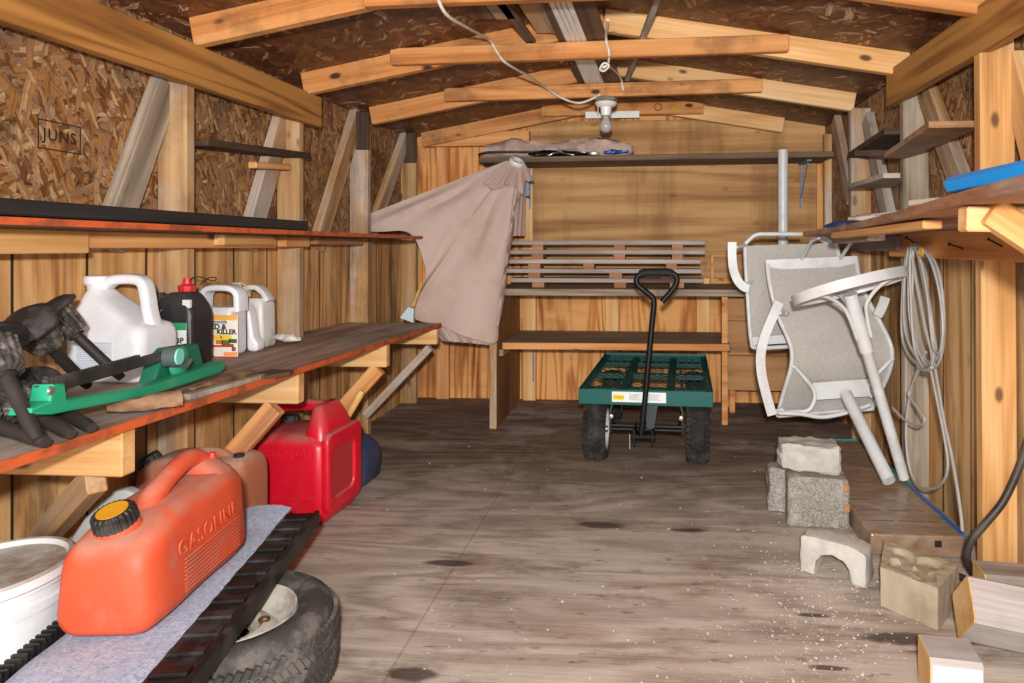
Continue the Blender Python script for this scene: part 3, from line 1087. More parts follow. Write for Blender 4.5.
def lumpy(p0, p1, prof, seg=14, seed=0, amp=.25, flat=.6, n=26, base=None):
    """a crumpled bundle along p0->p1; prof(t) gives radius"""
    bm = BM()
    M = frame(p0, p1)
    L = (Vector(p1) - Vector(p0)).length
    secs = []
    for i in range(n + 1):
        tt = i / n
        r = max(prof(tt), .002)
        ring = []
        for k in range(seg):
            a = 2 * math.pi * k / seg
            q = mnoise.noise(Vector((tt * 6 + seed, math.cos(a) * 1.4, math.sin(a) * 1.4 + seed * 2.0)))
            q2 = mnoise.noise(Vector((tt * 22 + seed, a * 2.2, seed)))
            rr = r * (1 + amp * q * 1.6 + amp * .6 * q2)
            ring.append((tt * L, rr * math.cos(a), max(rr * math.sin(a) * flat, -r * flat * .72 if base is None else -base)))
        secs.append(ring)
    add_loft(bm, secs, M)
    return bm


def pr(*kv):
    def f(t_):
        for (a, ra), (b, rb) in zip(kv, kv[1:]):
            if t_ <= b:
                u = (t_ - a) / (b - a)
                u = u * u * (3 - 2 * u)
                return ra + (rb - ra) * u
        return kv[-1][1]
    return f


zs_ = 1.392
P('folded_canopy', lumpy((-.93, 3.905, zs_ + .047), (-.09, 3.915, zs_ + .052), pr((0, .045), (.10, .07), (.17, .10), (.30, .06), (.42, .055), (.6, .07), (.85, .078), (.97, .05), (1, .02)), 18, 3, .28, .85, 48, .042), TARP,
  label='crumpled tan canopy bundle lying on the high back shelf', cat='tarp', smooth=50)
P('pole', tube(catmull([(-.935, 3.775, 1.402), (-.92, 3.768, 1.41), (-.85, 3.765, 1.418), (-.60, 3.765, 1.416)], 5), .0065, 8), plain('black_pole', '#161616', .4), label='thin black pole in front of the canopy bundle on the high back shelf', cat='pole', smooth=40)
P('black_bag', lumpy((-.66, 3.775, 1.409), (-.27, 3.778, 1.405), pr((0, .012), (.1, .024), (.6, .02), (1, .01)), 10, 9, .3, .8, 24), plain('black_plastic_film', '#0e0e10', .2), label='shiny black plastic roll on the high back shelf', cat='bag', smooth=50)
P('blue_wrap', lumpy((-.25, 3.775, 1.411), (-.115, 3.775, 1.415), pr((0, .010), (.4, .018), (1, .008)), 10, 12, .25, .8, 16), plain('blue_film', '#1f4f9e', .35), label='small blue plastic wrap on the high back shelf', cat='wrap', smooth=50)

# ------------------------------------------------------------------ draped beige cover
def poly_at(pl, n):
    """resample a px polyline [(x,y,Y)] to n points by arc length"""
    P3 = catmull([Vector(p) for p in pl], 8)
    d = [0]
    for a, b in zip(P3, P3[1:]):
        d.append(d[-1] + (Vector((b.x, b.y, b.z * 60)) - Vector((a.x, a.y, a.z * 60))).length)
    out = []
    j = 0
    for i in range(n):
        s_ = d[-1] * i / (n - 1)
        while j < len(d) - 2 and d[j + 1] < s_:
            j += 1
        u = (s_ - d[j]) / max(d[j + 1] - d[j], 1e-9)
        out.append(P3[j].lerp(P3[j + 1], u))
    return out


NR, NC = 90, 70
left = poly_at([(507, 160, 3.62), (470, 172, 3.56), (430, 187, 3.48), (388, 205, 3.40), (362, 222, 3.34), (348, 228, 3.312), (372, 232, 3.34), (400, 231, 3.40), (414, 236, 3.44), (424, 262, 3.46), (424, 285, 3.46), (416, 308, 3.45), (413, 318, 3.45)], NR)
right = poly_at([(522, 160, 3.64), (526, 178, 3.66), (520, 205, 3.60), (512, 240, 3.545), (506, 285, 3.50), (500, 325, 3.45), (496, 342, 3.43)], NR)
# warp the left line so that the shoulder part fans out as in a hung cloth
rows = []
for i in range(NR):
    v = i / (NR - 1)
    row = []
    # fan lines: start on the neck, end along the outer contour (left side, then the hem)
    row_pts = []
    for j in range(NC):
        u = j / (NC - 1)
        row_pts.append(u)
    rows.append(row_pts)
contour = poly_at([(348, 222, 3.318), (349, 230, 3.315), (378, 232, 3.34), (402, 231, 3.37), (415, 238, 3.38), (424, 262, 3.38), (423, 285, 3.36), (413, 310, 3.34), (416, 320, 3.34), (440, 326, 3.34), (468, 337, 3.33), (496, 343, 3.33), (500, 325, 3.34), (505, 285, 3.38), (511, 240, 3.46), (517, 210, 3.53), (522, 190, 3.60)], NC)
neck = poly_at([(507, 161, 3.62), (512, 164, 3.60), (518, 165, 3.60), (524, 163, 3.64)], NC)
G = []
for j in range(NC):
    col_ = []
    a, b = neck[j], contour[j]
    for i in range(NR):
        v = i / (NR - 1)
        x, y, Y = a.lerp(b, v)
        # sag of the upper, stretched edge
        q = at(x, y, Y=Y)
        ripple = .024 * math.sin(j * .62 + 2.0 * math.sin(v * 2.2)) * min(1, v * 2.5) * (.5 + .5 * mnoise.noise(Vector((j * .09, v * 1.5, 4))))
        fold = .035 * mnoise.noise(Vector((j * .10 + v * .8, v * 2.0, 1.7))) + .014 * mnoise.noise(Vector((j * .28, v * 5, 8.7)))
        cr = 0
        for (j0, sl, am) in ((12, 4, .020), (21, -3, .022), (30, 2, .024), (38, 3, .018)):
            dd = (j - j0 - sl * v - 2.2 * math.sin(v * 5 + j0)) / 1.7
            cr += am * (1 / (1 + dd * dd)) * min(1, v * 1.8)
        q.y += cr * (1 - .7 * v)
        q.y += (ripple + fold) * (.2 + .8 * v)
        # the cloth swells a little in the middle
        q.y -= .03 * math.sin(math.pi * v) * math.sin(math.pi * j / (NC - 1))
        col_.append(q)
    G.append(col_)
CANVAS = plain('beige_canvas', '#bda598', .8, dust='#a58a78', dust_amt=.4, dust_sc=5, bump=.1, bump_sc=200)
tc_ = T('draped_cover', 'dusty pink beige canvas umbrella cover hung from the back shelf and pulled left', 'cover', at(497, 343, Y=3.45))
P('cloth', grid_sheet(G, .004), CANVAS, tc_, smooth=80)
# shoulder flounce
G2 = []
for j in range(36):
    u = j / 35
    a = Vector((508 + 15 * u, 161 + 3 * math.sin(u * math.pi), 3.595 + .03 * u))
    b = Vector((484 + 50 * u, 183 + 4 * math.sin(u * 9) + 12 * u - (16 if u > .82 else 0), 3.47 + .10 * u))
    col_ = []
    for i in range(12):
        v = i / 11
        x, y, Y = a.lerp(b, v)
        q = at(x, y, Y=Y)
        q.y += .010 * math.sin(j * 1.1) * v - .012 * v
        col_.append(q)
    G2.append(col_)
P('flounce', grid_sheet(G2, .004), CANVAS, tc_, smooth=80)
c = at(516, 162, Y=3.62)
P('cap_ring', lathe([(.028, 0), (.040, .002), (.042, .012), (.036, .022), (.026, .022), (.026, .004)], 24, Matrix.Translation(c + Vector((0, 0, -.008))) @ Matrix.Rotation(.5, 4, 'Y') @ Matrix.Rotation(.45, 4, 'X'), close=True), plain('white_ring', '#d6d6d2', .5), tc_, smooth=40, label='white cap ring')
G3 = []
for j in range(20):
    u = j / 19
    a = Vector((516 + 10 * u, 172, 3.66))
    b = Vector((506 + 18 * u, 236, 3.66))
    G3.append([at(*(a.lerp(b, i / 9)[:2]), Y=3.665 + .012 * math.sin(j * 1.3)) for i in range(10)])
P('back_panel', grid_sheet(G3, .004), CANVAS, tc_, smooth=80)
G4 = []
for j in range(24):
    u = j / 23
    a = Vector((428 + 62 * u, 322 + 14 * u, 3.40))
    b = Vector((442 + 50 * u, 341 + 4 * u, 3.40))
    G4.append([at(*(a.lerp(b, i / 5)[:2]), Y=3.385 + .01 * math.sin(j * 1.7)) for i in range(6)])
P('inner_hem', grid_sheet(G4, .004), CANVAS, tc_, smooth=80)
P('blue_strap', grid_sheet([[at(525 + k, 168 + 7 * i, Y=3.70) for i in range(5)] for k in (0, 2, 4)], .004), BLUE_METAL, tc_, smooth=60, label='blue strap end')

# ------------------------------------------------------------------ garden cart
CART_G = plain('teal_paint', '#00554e', .45, spec=.35)
CART_GD = plain('dark_teal_paint', '#06463f', .5, dust='#3c5a50', dust_amt=.15)
BLK = plain('black_steel', '#0d0d0d', .5, .0, dust='#3a3430', dust_amt=.08, spec=.3)
RUB = plain('black_rubber', '#1c1b1a', .85, dust='#5d5349', dust_amt=.45, dust_sc=14)
GRIP = plain('foam_grip', '#101010', .75)
RIMW = plain('wheel_rim_white', '#dcdad4', .35, dust='#8f8578', dust_amt=.4)
CHROME = plain('zinc', '#b9b6ad', .3, .8, dust='#7a6f62', dust_amt=.3)
cO = Vector((-.02, 2.85, 0))
cx_ = Vector((.9988, -.0488, 0)).normalized()
cy_ = Vector((.0488, .9988, 0)).normalized()
MC = Matrix((cx_, cy_, Vector((0, 0, 1)))).transposed().to_4x4()
MC.translation = cO
ct = T('garden_cart', 'teal garden cart with mesh deck and black pull handle in the middle of the floor', 'cart', cO)
DZ, DW, DL = .318, .272, 1.0
bm = BM()
add_box(bm, (-DW, 0, DZ - .062), (DW, .004, DZ), MC, .001)
add_box(bm, (-DW, DL - .004, DZ - .05), (DW, DL, DZ), MC, .001)
for s in (-1, 1):
    add_box(bm, (s * DW - .002, .004, DZ - .05), (s * DW + .002, DL - .004, DZ), MC, .001)
    add_box(bm, (s * (DW - .014) - .012, .004, DZ - .016), (s * (DW - .014) + .012, DL - .004, DZ - .012), MC, .0)
add_box(bm, (-DW, .004, DZ - .016), (DW, .028, DZ - .012), MC)
P('frame', bm, CART_G, ct)
bm = BM()
for x in (-.10, .10):
    add_box(bm, (x - .018, .02, DZ - .052), (x + .018, DL - .02, DZ - .020), MC, .001)
for y in (.16, .50, .84):
    add_box(bm, (-DW + .01, y - .02, DZ - .046), (DW - .01, y + .02, DZ - .022), MC, .001)
P('under_bars', bm, CART_GD, ct)
# expanded metal deck
bm = BM()
px_, py_ = .0185, .072
ny = int((DL - .02) / py_)
nx = int((2 * DW - .02) / px_)
for i in range(ny + 1):
    pts = []
    for k in range(nx + 1):
        pts.append(MC @ Vector((-DW + .01 + k * px_, .01 + (i + (.46 if k % 2 else -.46 * 0)) * py_ + (0 if k % 2 else 0), DZ - .010)))
    add_tube(bm, pts, 0, flat=(.0011, .0009))
    pts = []
    for k in range(nx + 1):
        pts.append(MC @ Vector((-DW + .01 + k * px_, .01 + (i - (.46 if k % 2 else 0)) * py_ + .004, DZ - .010)))
    if i > 0:
        add_tube(bm, pts, 0, flat=(.0011, .0009))
P('mesh_deck', bm, CART_GD, ct)


def knobby(R, wd, seg=56):
    """tyre with blocky tread, axis x"""
    prof = []
    hw = wd / 2
    for k in range(13):
        a = math.pi * (k / 12) - math.pi / 2
        prof.append((R - .034 + .034 * math.cos(a) ** .8 if abs(math.cos(a)) > 1e-6 else R - .034, hw * math.sin(a)))
    prof = [(R * .68, -hw * .62), (R * .70, -hw * .80), (R - .030, -hw * .97)] + prof[2:-2] + [(R - .030, hw * .97), (R * .70, hw * .80), (R * .68, hw * .62)]
    Mx = Matrix.Rotation(math.pi / 2, 4, 'Y')
    bm = BM()
    add_lathe(bm, prof, seg, Mx, close=True)
    # tread blocks
    n = 34
    for i in range(n):
        a = 2 * math.pi * i / n
        for j, xo in enumerate((-.36, -.12, .12, .36)):
            aa = a + (.5 * 2 * math.pi / n if j % 2 else 0)
            rr = R - (.006 if abs(xo) > .3 else .001)
            Mb = Matrix.Rotation(aa, 4, 'X') @ Matrix.Translation((xo * wd, 0, rr)) @ Matrix.Rotation(.25 * (1 if j % 2 else -1), 4, 'Z') @ Matrix.Rotation(-xo * 1.1 if False else (.45 * xo / .36 if abs(xo) > .3 else 0), 4, 'Y')
            add_box(bm, (-.0095, -.0075, -.006), (.0095, .0075, .0055), Mb)
    bmesh.ops.recalc_face_normals(bm, faces=bm.faces)
    return bm


def cart_wheel(x, y, side):
    R, wd = .124, .098
    M = MC @ Matrix.Translation((x, y, R + .003))
    ty = P('wheel', knobby(R, wd), RUB, ct, M=M, smooth=35, label='black knobbly wheel')
    Mx = Matrix.Rotation(math.pi / 2, 4, 'Y')
    bm = BM()
    for s in (-1, 1):
        add_lathe(bm, [(.088, s * .034), (.086, s * .045), (.080, s * .043), (.074, s * .030), (.045, s * .020), (.028, s * .020), (.026, s * .034), (0, s * .034)], 28, Mx)
    P('rim', bm, RIMW, ty, M=M, smooth=35, label='white wheel rim')
    P('hub', lathe([(0, -.047), (.014, -.047), (.014, .047), (0, .047)], 14, Mx), CHROME, ty, M=M, smooth=35)


for x in (-.212, .212):
    cart_wheel(x, .115, 0)
for x in (-.212, .212):
    cart_wheel(x, .80, 0)


def L(x, y, z):
    return MC @ Vector((x, y, z))


bm = BM()
add_tube(bm, [L(-.155, .115, .128), L(.155, .115, .128)], .011, 10)
add_tube(bm, [L(-.150, .085, .150), L(.150, .085, .150)], .008, 8)
for s in (-1, 1):
    add_tube(bm, [L(s * .150, .09, .118), L(s * .150, .09, .215), L(s * .135, .10, .262)], 0, flat=(.012, .004))
    add_tube(bm, [L(s * .150, .085, .17), L(s * .11, .115, .128)], .006, 8)
P('front_axle', bm, BLK, ct, smooth=40)
for s in (-1, 1):
    P('bolt', lathe([(0, .0), (.009, 0), (.011, .006), (.009, .014), (0, .016)], 12, MC @ Matrix.Translation((s * .145, .072, .192)) @ Matrix.Rotation(math.pi / 2, 4, 'X')), CHROME, ct, smooth=35)
bm = BM()
add_tube(bm, [L(-.16, .80, .128), L(.16, .80, .128)], .010, 10)
for s in (-1, 1):
    add_tube(bm, [L(s * .15, .80, .128), L(s * .14, .80, .27)], 0, flat=(.012, .006))
P('rear_axle', bm, BLK, ct, smooth=40)
# steering fork and tongue
bm = BM()
add_box(bm, (-.045, -.04, .105), (-.038, .10, .165), MC, .001)
add_box(bm, (.028, -.04, .105), (.035, .10, .165), MC, .001)
add_box(bm, (-.05, .02, .112), (.04, .11, .125), MC, .001)
vs = [L(-.005, .02, .262), L(.052, .02, .262), L(.036, .0, .16), L(.008, .0, .16)]
vs2 = [v + MC.to_3x3() @ Vector((0, .06, 0)) for v in vs]
a_ = [bm.verts.new(v) for v in vs]
b_ = [bm.verts.new(v) for v in vs2]
bm.faces.new(a_)
bm.faces.new(list(reversed(b_)))
for i in range(4):
    bm.faces.new((a_[i], b_[i], b_[(i + 1) % 4], a_[(i + 1) % 4]))
add_tube(bm, [L(-.055, -.02, .135), L(.045, -.02, .135)], .010, 10)
bmesh.ops.recalc_face_normals(bm, faces=bm.faces)
P('tongue', bm, BLK, ct)
P('hitch_pin', tube([L(-.060, -.03, .145), L(-.060, -.032, .085)], .0025, 6), CHROME, ct)
hb = at(642, 432, Y=2.79)
hp = [at(641, 436, Y=2.81), at(645, 400, Y=2.81), at(650, 345, Y=2.81), at(654, 305, Y=2.815), at(653, 298, Y=2.815), at(645, 291, Y=2.815), at(638, 285, Y=2.815), at(636.5, 279, Y=2.815), at(641, 274, Y=2.815), at(650, 272.5, Y=2.815), at(668, 272.5, Y=2.815), at(675, 275, Y=2.815), at(677, 281, Y=2.815), at(673, 289, Y=2.815), at(662, 302, Y=2.815)]
hd = P('handle', tube(hp[:3] + catmull(hp[3:], 5), .0115, 12), BLK, ct, smooth=40, label='black steel pull handle')
P('grip', tube(catmull([at(640, 274.5, Y=2.815), at(645, 272.8, Y=2.815), at(655, 272.5, Y=2.815), at(668, 272.5, Y=2.815), at(672, 274, Y=2.815)], 4), .0165, 12), GRIP, hd, smooth=40)
st = P('sticker', box((-.135, -.0015, DZ - .050), (.085, -.0002, DZ - .008), 0), plain('white_sticker', '#dfe3e0', .5), ct, M=MC, label='white safety label with a yellow warning patch')
P('warning_patch', box((-.130, -.0022, DZ - .042), (-.085, -.0016, DZ - .020), 0), plain('warning_yellow', '#e6c81f', .5), st, M=MC)
INK = plain('printed_black', '#1a1a1a', .6)
P('lettering', text_mesh('WARNING', .0085, .0002), INK, st, M=MC @ Matrix.Translation((-.108, -.0026, DZ - .031)))
bm = BM()
for r in range(6):
    for (x0, x1) in ((-.065, -.015), (.005, .065)):
        add_box(bm, (x0, -.0018, DZ - .018 - r * .0045), (x1 - (r * 13 % 5) * .004, -.0014, DZ - .0163 - r * .0045), MC)
P('fine_print', bm, plain('grey_ink', '#8c8f8d', .6), st)

# ------------------------------------------------------------------ patio chairs
WHITE = plain('white_powder_coat', '#d3d3d1', .35, dust='#a39c92', dust_amt=.35, dust_sc=9)


def sling_mat():
    s = NT('grey_sling_mesh', .75)
    v = s.coords(False)
    w1 = s.noise(s.scale(v, (90, 90, 900)), 1.0, 2)
    w2 = s.noise(s.scale(v, (900, 90, 90)), 1.0, 2)
    f = s.math('ADD', s.math('MULTIPLY', w1, .5), s.math('MULTIPLY', w2, .5))
    c = s.ramp(f, [(.35, hexc('#9c968e')), (.5, hexc('#b0aaa2')), (.65, hexc('#c0bab2'))])
    n = s.noise(s.scale(v, (4, 4, 4)), 1.0, 4)
    c = s.mix(s.math('MULTIPLY', s.step(n, .45, .7), .2), c, hexc('#857d74'))
    s.col(c)
    s.bump(f, .15, .001)
    return s.m


SLING = sling_mat()


def strip_path(px, hw, ht, Y, n=5):
    """flat strap following pixel path in a Y plane (Y may be a list)"""
    pts = [at(x, y, Y=(Y[i] if isinstance(Y, (list, tuple)) else Y)) for i, (x, y) in enumerate(px)]
    bm = BM()
    add_tube(bm, catmull(pts, n), 0, flat=(ht, hw), up0=(1, 0, .01))
    bmesh.ops.recalc_face_normals(bm, faces=bm.faces)
    return bm


def wl(px, Y):
    return [at(x, y, Y=(Y[i] if isinstance(Y, (list, tuple)) else Y)) for i, (x, y) in enumerate(px)]


# front chair
Yc = 2.86
fc = T('patio_chair', 'white framed patio chair with grey sling, hung upside down in front at the right wall', 'chair', at(823, 419, Y=2.86), group='stacked patio chairs')
lp = [(767, 262), (770, 285), (777, 313), (788, 338), (792, 352), (791, 368), (786, 385), (781, 402), (778, 416)]
rp = [(856, 258), (860, 280), (869, 302), (880, 322), (890, 343), (892, 358), (888, 375), (880, 392), (872, 409)]
dy = [.085, .045, .015, -.02, -.04, -.045, -.02, .015, .04]
lY = [Yc + d for d in dy]
Lw, Rw = catmull(wl(lp, lY), 5), catmull(wl(rp, lY), 5)
rows = [[a.lerp(b, j / 10) + Vector((0, .012 * math.sin(math.pi * j / 10), 0)) for j in range(11)] for a, b in zip(Lw, Rw)]
P('sling', grid_sheet(rows, .003), SLING, fc, smooth=60, label='grey mesh sling')
bm = BM()
add_tube(bm, Lw, .0095, 10)
add_tube(bm, Rw, .0095, 10)
add_tube(bm, [Lw[-1], Rw[-1]], .0085, 10)
P('side_rails', bm, WHITE, fc, smooth=40)
tb = P('top_bar', tube([Lw[0] + Vector((-.005, -.006, -.012)), Rw[0] + Vector((.003, -.006, -.012))], 0, flat=(.006, .021)), WHITE, fc)
P('maker_plate', box(at(813, 265, Y=Yc + .085), at(819, 262.5, Y=Yc + .084), 0), BLK, tb)
cb = P('cross_bar', tube([at(813, 391, Y=Yc - .045), at(872, 387, Y=Yc - .045)], 0, flat=(.008, .034)), WHITE, fc)
bm = BM()
add_tube(bm, catmull(wl([(778, 413), (790, 412), (806, 411), (812, 406), (815, 396), (812, 387), (803, 376), (795, 367), (791, 366)], Yc - .05), 5), .0085, 10)
add_tube(bm, catmull(wl([(872, 397), (868, 389), (876, 376), (884, 367), (893, 358)], Yc - .05), 5), .0085, 10)
add_tube(bm, catmull(wl([(778, 413), (800, 414), (822, 417), (845, 413), (870, 405)], Yc - .06), 5), .0085, 10)
P('leg_frame', bm, WHITE, fc, smooth=40)
bm = BM()
for (a, b) in (((780, 313), (788, 313)), ((776, 412), (784, 409)), ((876, 312), (882, 309)), ((886, 362), (893, 358))):
    add_tube(bm, [at(*a, Y=Yc - .03), at(*b, Y=Yc - .045)], .011, 10)
P('joints', bm, WHITE, fc, smooth=40)
P('armrest', strip_path([(779, 302), (772, 318), (764, 338), (760.5, 356), (761.5, 374), (766, 394), (772, 415)], .018, .006, Yc - .10), WHITE, fc, label='curved flat white armrest')
P('armrest', strip_path([(885, 297), (882, 306), (877, 316)], .018, .006, Yc - .06), WHITE, fc, label='curved flat white armrest')
for (a, b) in (((779, 330), (786, 325)),):
    P('arm_strut', tube([at(780, 313, Y=Yc - .095), at(788, 313, Y=Yc - .02)], .007, 8), WHITE, fc)
bm = BM()
for x in (800, 838):
    a = at(x, 262, Y=Yc + .10)
    add_tube(bm, [a, Vector((a.x + .01, 2.79, .925)), Vector((a.x + .015, 2.70, .936))], .007, 8)
P('hook_legs', bm, WHITE, fc, smooth=40)

# rear chair
Yr = 3.07
rc = T('patio_chair', 'white framed patio chair with grey sling, standing behind the front patio chair', 'chair', at(800, 400, Y=Yr), group='stacked patio chairs')
Lw = catmull(wl([(745, 246), (746, 270), (748, 300), (750, 330), (752, 344)], [Yr + .04, Yr + .02, Yr, Yr - .02, Yr - .02]), 5)
Rw = catmull(wl([(836, 243), (842, 270), (848, 300), (852, 330), (853, 344)], [Yr + .04, Yr + .02, Yr, Yr - .02, Yr - .02]), 5)
rows = [[a.lerp(b, j / 8) + Vector((0, .01 * math.sin(math.pi * j / 8), 0)) for j in range(9)] for a, b in zip(Lw, Rw)]
P('sling', grid_sheet(rows, .003), SLING, rc, smooth=60, label='grey mesh sling')
bm = BM()
add_tube(bm, Lw, .0095, 10)
add_tube(bm, Rw, .0095, 10)
add_tube(bm, catmull([Lw[-1], at(757, 348, Y=Yr - .02), at(800, 346, Y=Yr - .02), Rw[-1]], 4), .009, 10)
P('side_rails', bm, WHITE, rc, smooth=40)
P('cross_bar', tube([at(752, 341, Y=Yr - .035), at(852, 334, Y=Yr - .035)], 0, flat=(.007, .018)), WHITE, rc)
bm = BM()
add_tube(bm, catmull(wl([(745, 244), (750, 239), (757, 234.5), (770, 234), (802, 234)], Yr + .03), 4), .009, 10)
add_tube(bm, catmull(wl([(811, 236), (820, 239), (828, 244)], Yr + .03), 4), .007, 8)
add_tube(bm, catmull(wl([(818, 235), (826, 239), (834, 244)], Yr + .05), 4), .007, 8)
P('leg_frame', bm, WHITE, rc, smooth=40)
P('armrest', strip_path([(732, 242), (732, 256), (733.5, 270), (738, 281), (744, 287), (749, 288.5)], .018, .006, Yr - .05), WHITE, rc, label='curved flat white armrest')
bm = BM()
add_tube(bm, [at(736, 247, Y=Yr - .05), at(746, 245, Y=Yr + .03)], .008, 8)
add_tube(bm, [at(744, 285, Y=Yr - .045), at(752, 282, Y=Yr)], .008, 8)
P('joints', bm, WHITE, rc, smooth=40)
# upright white pole behind the chairs
q = at(783, 150, Y=3.70)
bm = BM()
add_lathe(bm, [(0, .691), (.026, .691), (.026, q.z), (.022, q.z), (.022, q.z - .01), (0, q.z - .01)], 20, Matrix.Translation((q.x, q.y, 0)))
P('umbrella_pole', bm, WHITE, label='upright white metal pole standing on the back bench behind the patio chairs', cat='pole', smooth=40)

# round stand leaning at the right wall
sp_ = T('pedestal_stand', 'white pedestal stand with ring base leaning against the right wall', 'stand', at(905, 480, Z=.083))
foot = at(904, 478, Z=.085)
head = at(850, 294, Y=2.42)
ax_ = (head - foot).normalized()
P('post', tube([foot, foot + ax_ * (head - foot).length * .74], .0185, 18), WHITE, sp_, smooth=40)
P('sleeve', tube([foot + ax_ * (head - foot).length * .70, head], .024, 18), WHITE, sp_, smooth=40)
# ring nearly edge-on to the lens
rc0 = at(850, 287, Y=2.42)
ex = (at(905, 275, Y=2.46) - at(795, 301, Y=2.40)).normalized()
view = (rc0 - Vector((0, 0, CH))).normalized()
ez = (view.cross(ex)).normalized() * -1
if ez.z < 0:
    ez = -ez
ey = ez.cross(ex).normalized()
Rr = .192
tilt = math.radians(5)
e2 = (ey * math.cos(tilt) - ez * math.sin(tilt))
nrm = ex.cross(e2)
ring = [rc0 + ex * Rr * math.cos(a) + e2 * Rr * .8 * math.sin(a) for a in [2 * math.pi * k / 56 for k in range(56)]]
bm = BM()
add_tube(bm, ring, 0, closed=True, flat=(.007, .017), up0=nrm)
bmesh.ops.recalc_face_normals(bm, faces=bm.faces)
P('ring', bm, WHITE, sp_, smooth=30)
for k, a in enumerate((math.radians(205), math.radians(335), math.radians(90))):
    e = rc0 + ex * Rr * .93 * math.cos(a) + e2 * Rr * .8 * .93 * math.sin(a)
    m_ = foot + ax_ * (head - foot).length * .76
    md = (e * .55 + head * .45) - ax_ * .035
    P('brace', tube(catmull([e, e.lerp(head, .42) - ax_ * .010, head - ax_ * .045 + (e - head).normalized() * .050, head - ax_ * .085 + (e - head).normalized() * .034, m_ + (e - head).normalized() * .027], 6), .0065, 8), WHITE, sp_, smooth=40)
P('hub_plate', tube([rc0 - ex * Rr * .98, rc0 + ex * Rr * .98], 0, flat=(.012, .005), up0=nrm), WHITE, sp_)

lo_, hi_ = at(889, 481, Z=.098), at(846, 394, Y=2.77)
bm = BM()
add_tube(bm, [lo_, hi_], .023, 20, cap=False)
add_tube(bm, [lo_ + (hi_ - lo_).normalized() * .0005, hi_], .020, 20, cap=True)
for f in bm.faces:
    pass
P('tube_leg', bm, WHITE, label='open ended white metal tube lying from the wrapped slab up to the patio chair', cat='tube', smooth=40)

# ------------------------------------------------------------------ cable coil, hose, right wall
WIRE = plain('grey_cable', '#a9a7a1', .45, .0, dust='#7c756b', dust_amt=.4)
XW = .850
loops = [
    [(911, 246), (905, 262), (902, 300), (902, 335), (907, 352), (918, 364), (930, 366), (936, 352), (931, 318), (922, 275), (916, 248)],
    [(912, 247), (909, 270), (909, 310), (914, 340), (924, 358), (934, 362), (941, 345), (941, 310), (937, 275), (928, 255), (917, 246)],
    [(914, 246), (913, 275), (912, 320), (918, 350), (930, 368), (940, 360), (944, 330), (942, 290), (935, 262), (922, 248)],
    [(910, 248), (917, 285), (926, 330), (932, 358), (925, 366), (915, 355), (905, 330), (904, 290), (907, 258)],
    [(913, 246), (920, 262), (929, 300), (934, 345), (930, 370), (922, 366), (914, 345), (911, 300), (910, 262)],
    [(915, 247), (928, 256), (938, 285), (943, 325), (940, 352), (933, 345), (928, 300), (921, 262)],
]
bm = BM()
for i, l in enumerate(loops):
    pts = [at(x, y, X=XW - .004 * i) for x, y in l]
    add_tube(bm, catmull(pts, 6, True), .0042, 6, closed=True)
tails = [
    [(934, 362), (938, 385), (944, 420), (951, 452), (957, 486), (961, 515), (962.5, 531)],
    [(930, 366), (936, 395), (944, 435), (948, 465), (943, 482), (931, 489), (917, 484), (909, 465), (906, 430), (911, 390), (921, 362), (926, 352)],
    [(920, 368), (912, 385), (909, 395), (918, 408), (925, 420), (918, 426), (905, 420), (893, 408)],
]
for i, l in enumerate(tails):
    pts = [at(x, y, X=XW - .002 - .004 * i) for x, y in l]
    add_tube(bm, catmull(pts, 6), .0042, 6)
add_tube(bm, catmull([at(918, 366, X=XW - .02), at(925, 370, X=XW - .024), at(932, 367, X=XW - .02), at(926, 362, X=XW)], 5, True), .006, 6, closed=True)
P('cable_coil', bm, WIRE, label='grey cable coil hanging from a nail on the right wall', cat='cable', smooth=50)
NAIL = plain('rusty_nail', '#3d2c22', .5, .6)
nm_ = ['bent nail holding the cable coil on the right wall', 'nail right of the cable coil on the right wall', 'nail under the right shelf, farthest right of the three']
for i, (a, b) in enumerate((((906, 237), (918, 246)), ((949, 244), (964, 249)), ((988, 239), (1003, 247)))):
    p0 = at(*a, X=.846)
    p1 = at(*b, X=.868)
    P('nail', tube([p0, p0.lerp(p1, .04), p0.lerp(p1, .05), p1], [.005, .005, .0024, .0024], 6), NAIL, label=nm_[i], cat='nail', group='nails in the right wall board')
P('yellow_tag', lathe([(.010, -.003), (.016, -.003), (.016, .003), (.010, .003)], 14, Matrix.Translation(at(921, 252, X=XW - .024)) @ Matrix.Rotation(math.pi / 2, 4, 'Y'), close=True), plain('yellow_tag', '#c9932f', .4), label='small yellow ring on the cable coil nail', cat='ring', smooth=40)
pts = catmull([at(1060, 380, Y=1.885), at(1034, 425, Y=1.885), at(1020, 465, Y=1.885), at(1004, 500, Y=1.885), at(985, 524, Y=1.885), at(971, 541, Y=1.89), at(967, 560, Y=1.90), Vector((.86, 1.93, .012)), Vector((.80, 2.0, .012))], 6)
P('rubber_hose', tube(pts, .010, 10), plain('black_cable_rubber', '#2a2622', .5, dust='#6a5c4f', dust_amt=.4), label='black rubber cable curving down in front of the near right post', cat='cable', smooth=40)

# ------------------------------------------------------------------ things on the right shelf
P('blue_tray', loft([[(x, y, z) for x, y in rrect(hx, hy, .02, 5)] for z, hx, hy in ((0, .045, .19), (.004, .055, .20), (.020, .06, .205), (.028, .052, .197))], Matrix.Translation((.548, .995, .988)) @ Matrix.Rotation(.07, 4, 'Z') @ Matrix.Rotation(-.012, 4, 'X')),
  plain('bright_blue_plastic', '#1593e6', .35), label='bright blue plastic tray lying on the right shelf', cat='tray', smooth=40)
PAPER = plain('old_paper', '#b8a897', .7, dust='#6b5a4a', dust_amt=.5, dust_sc=12)


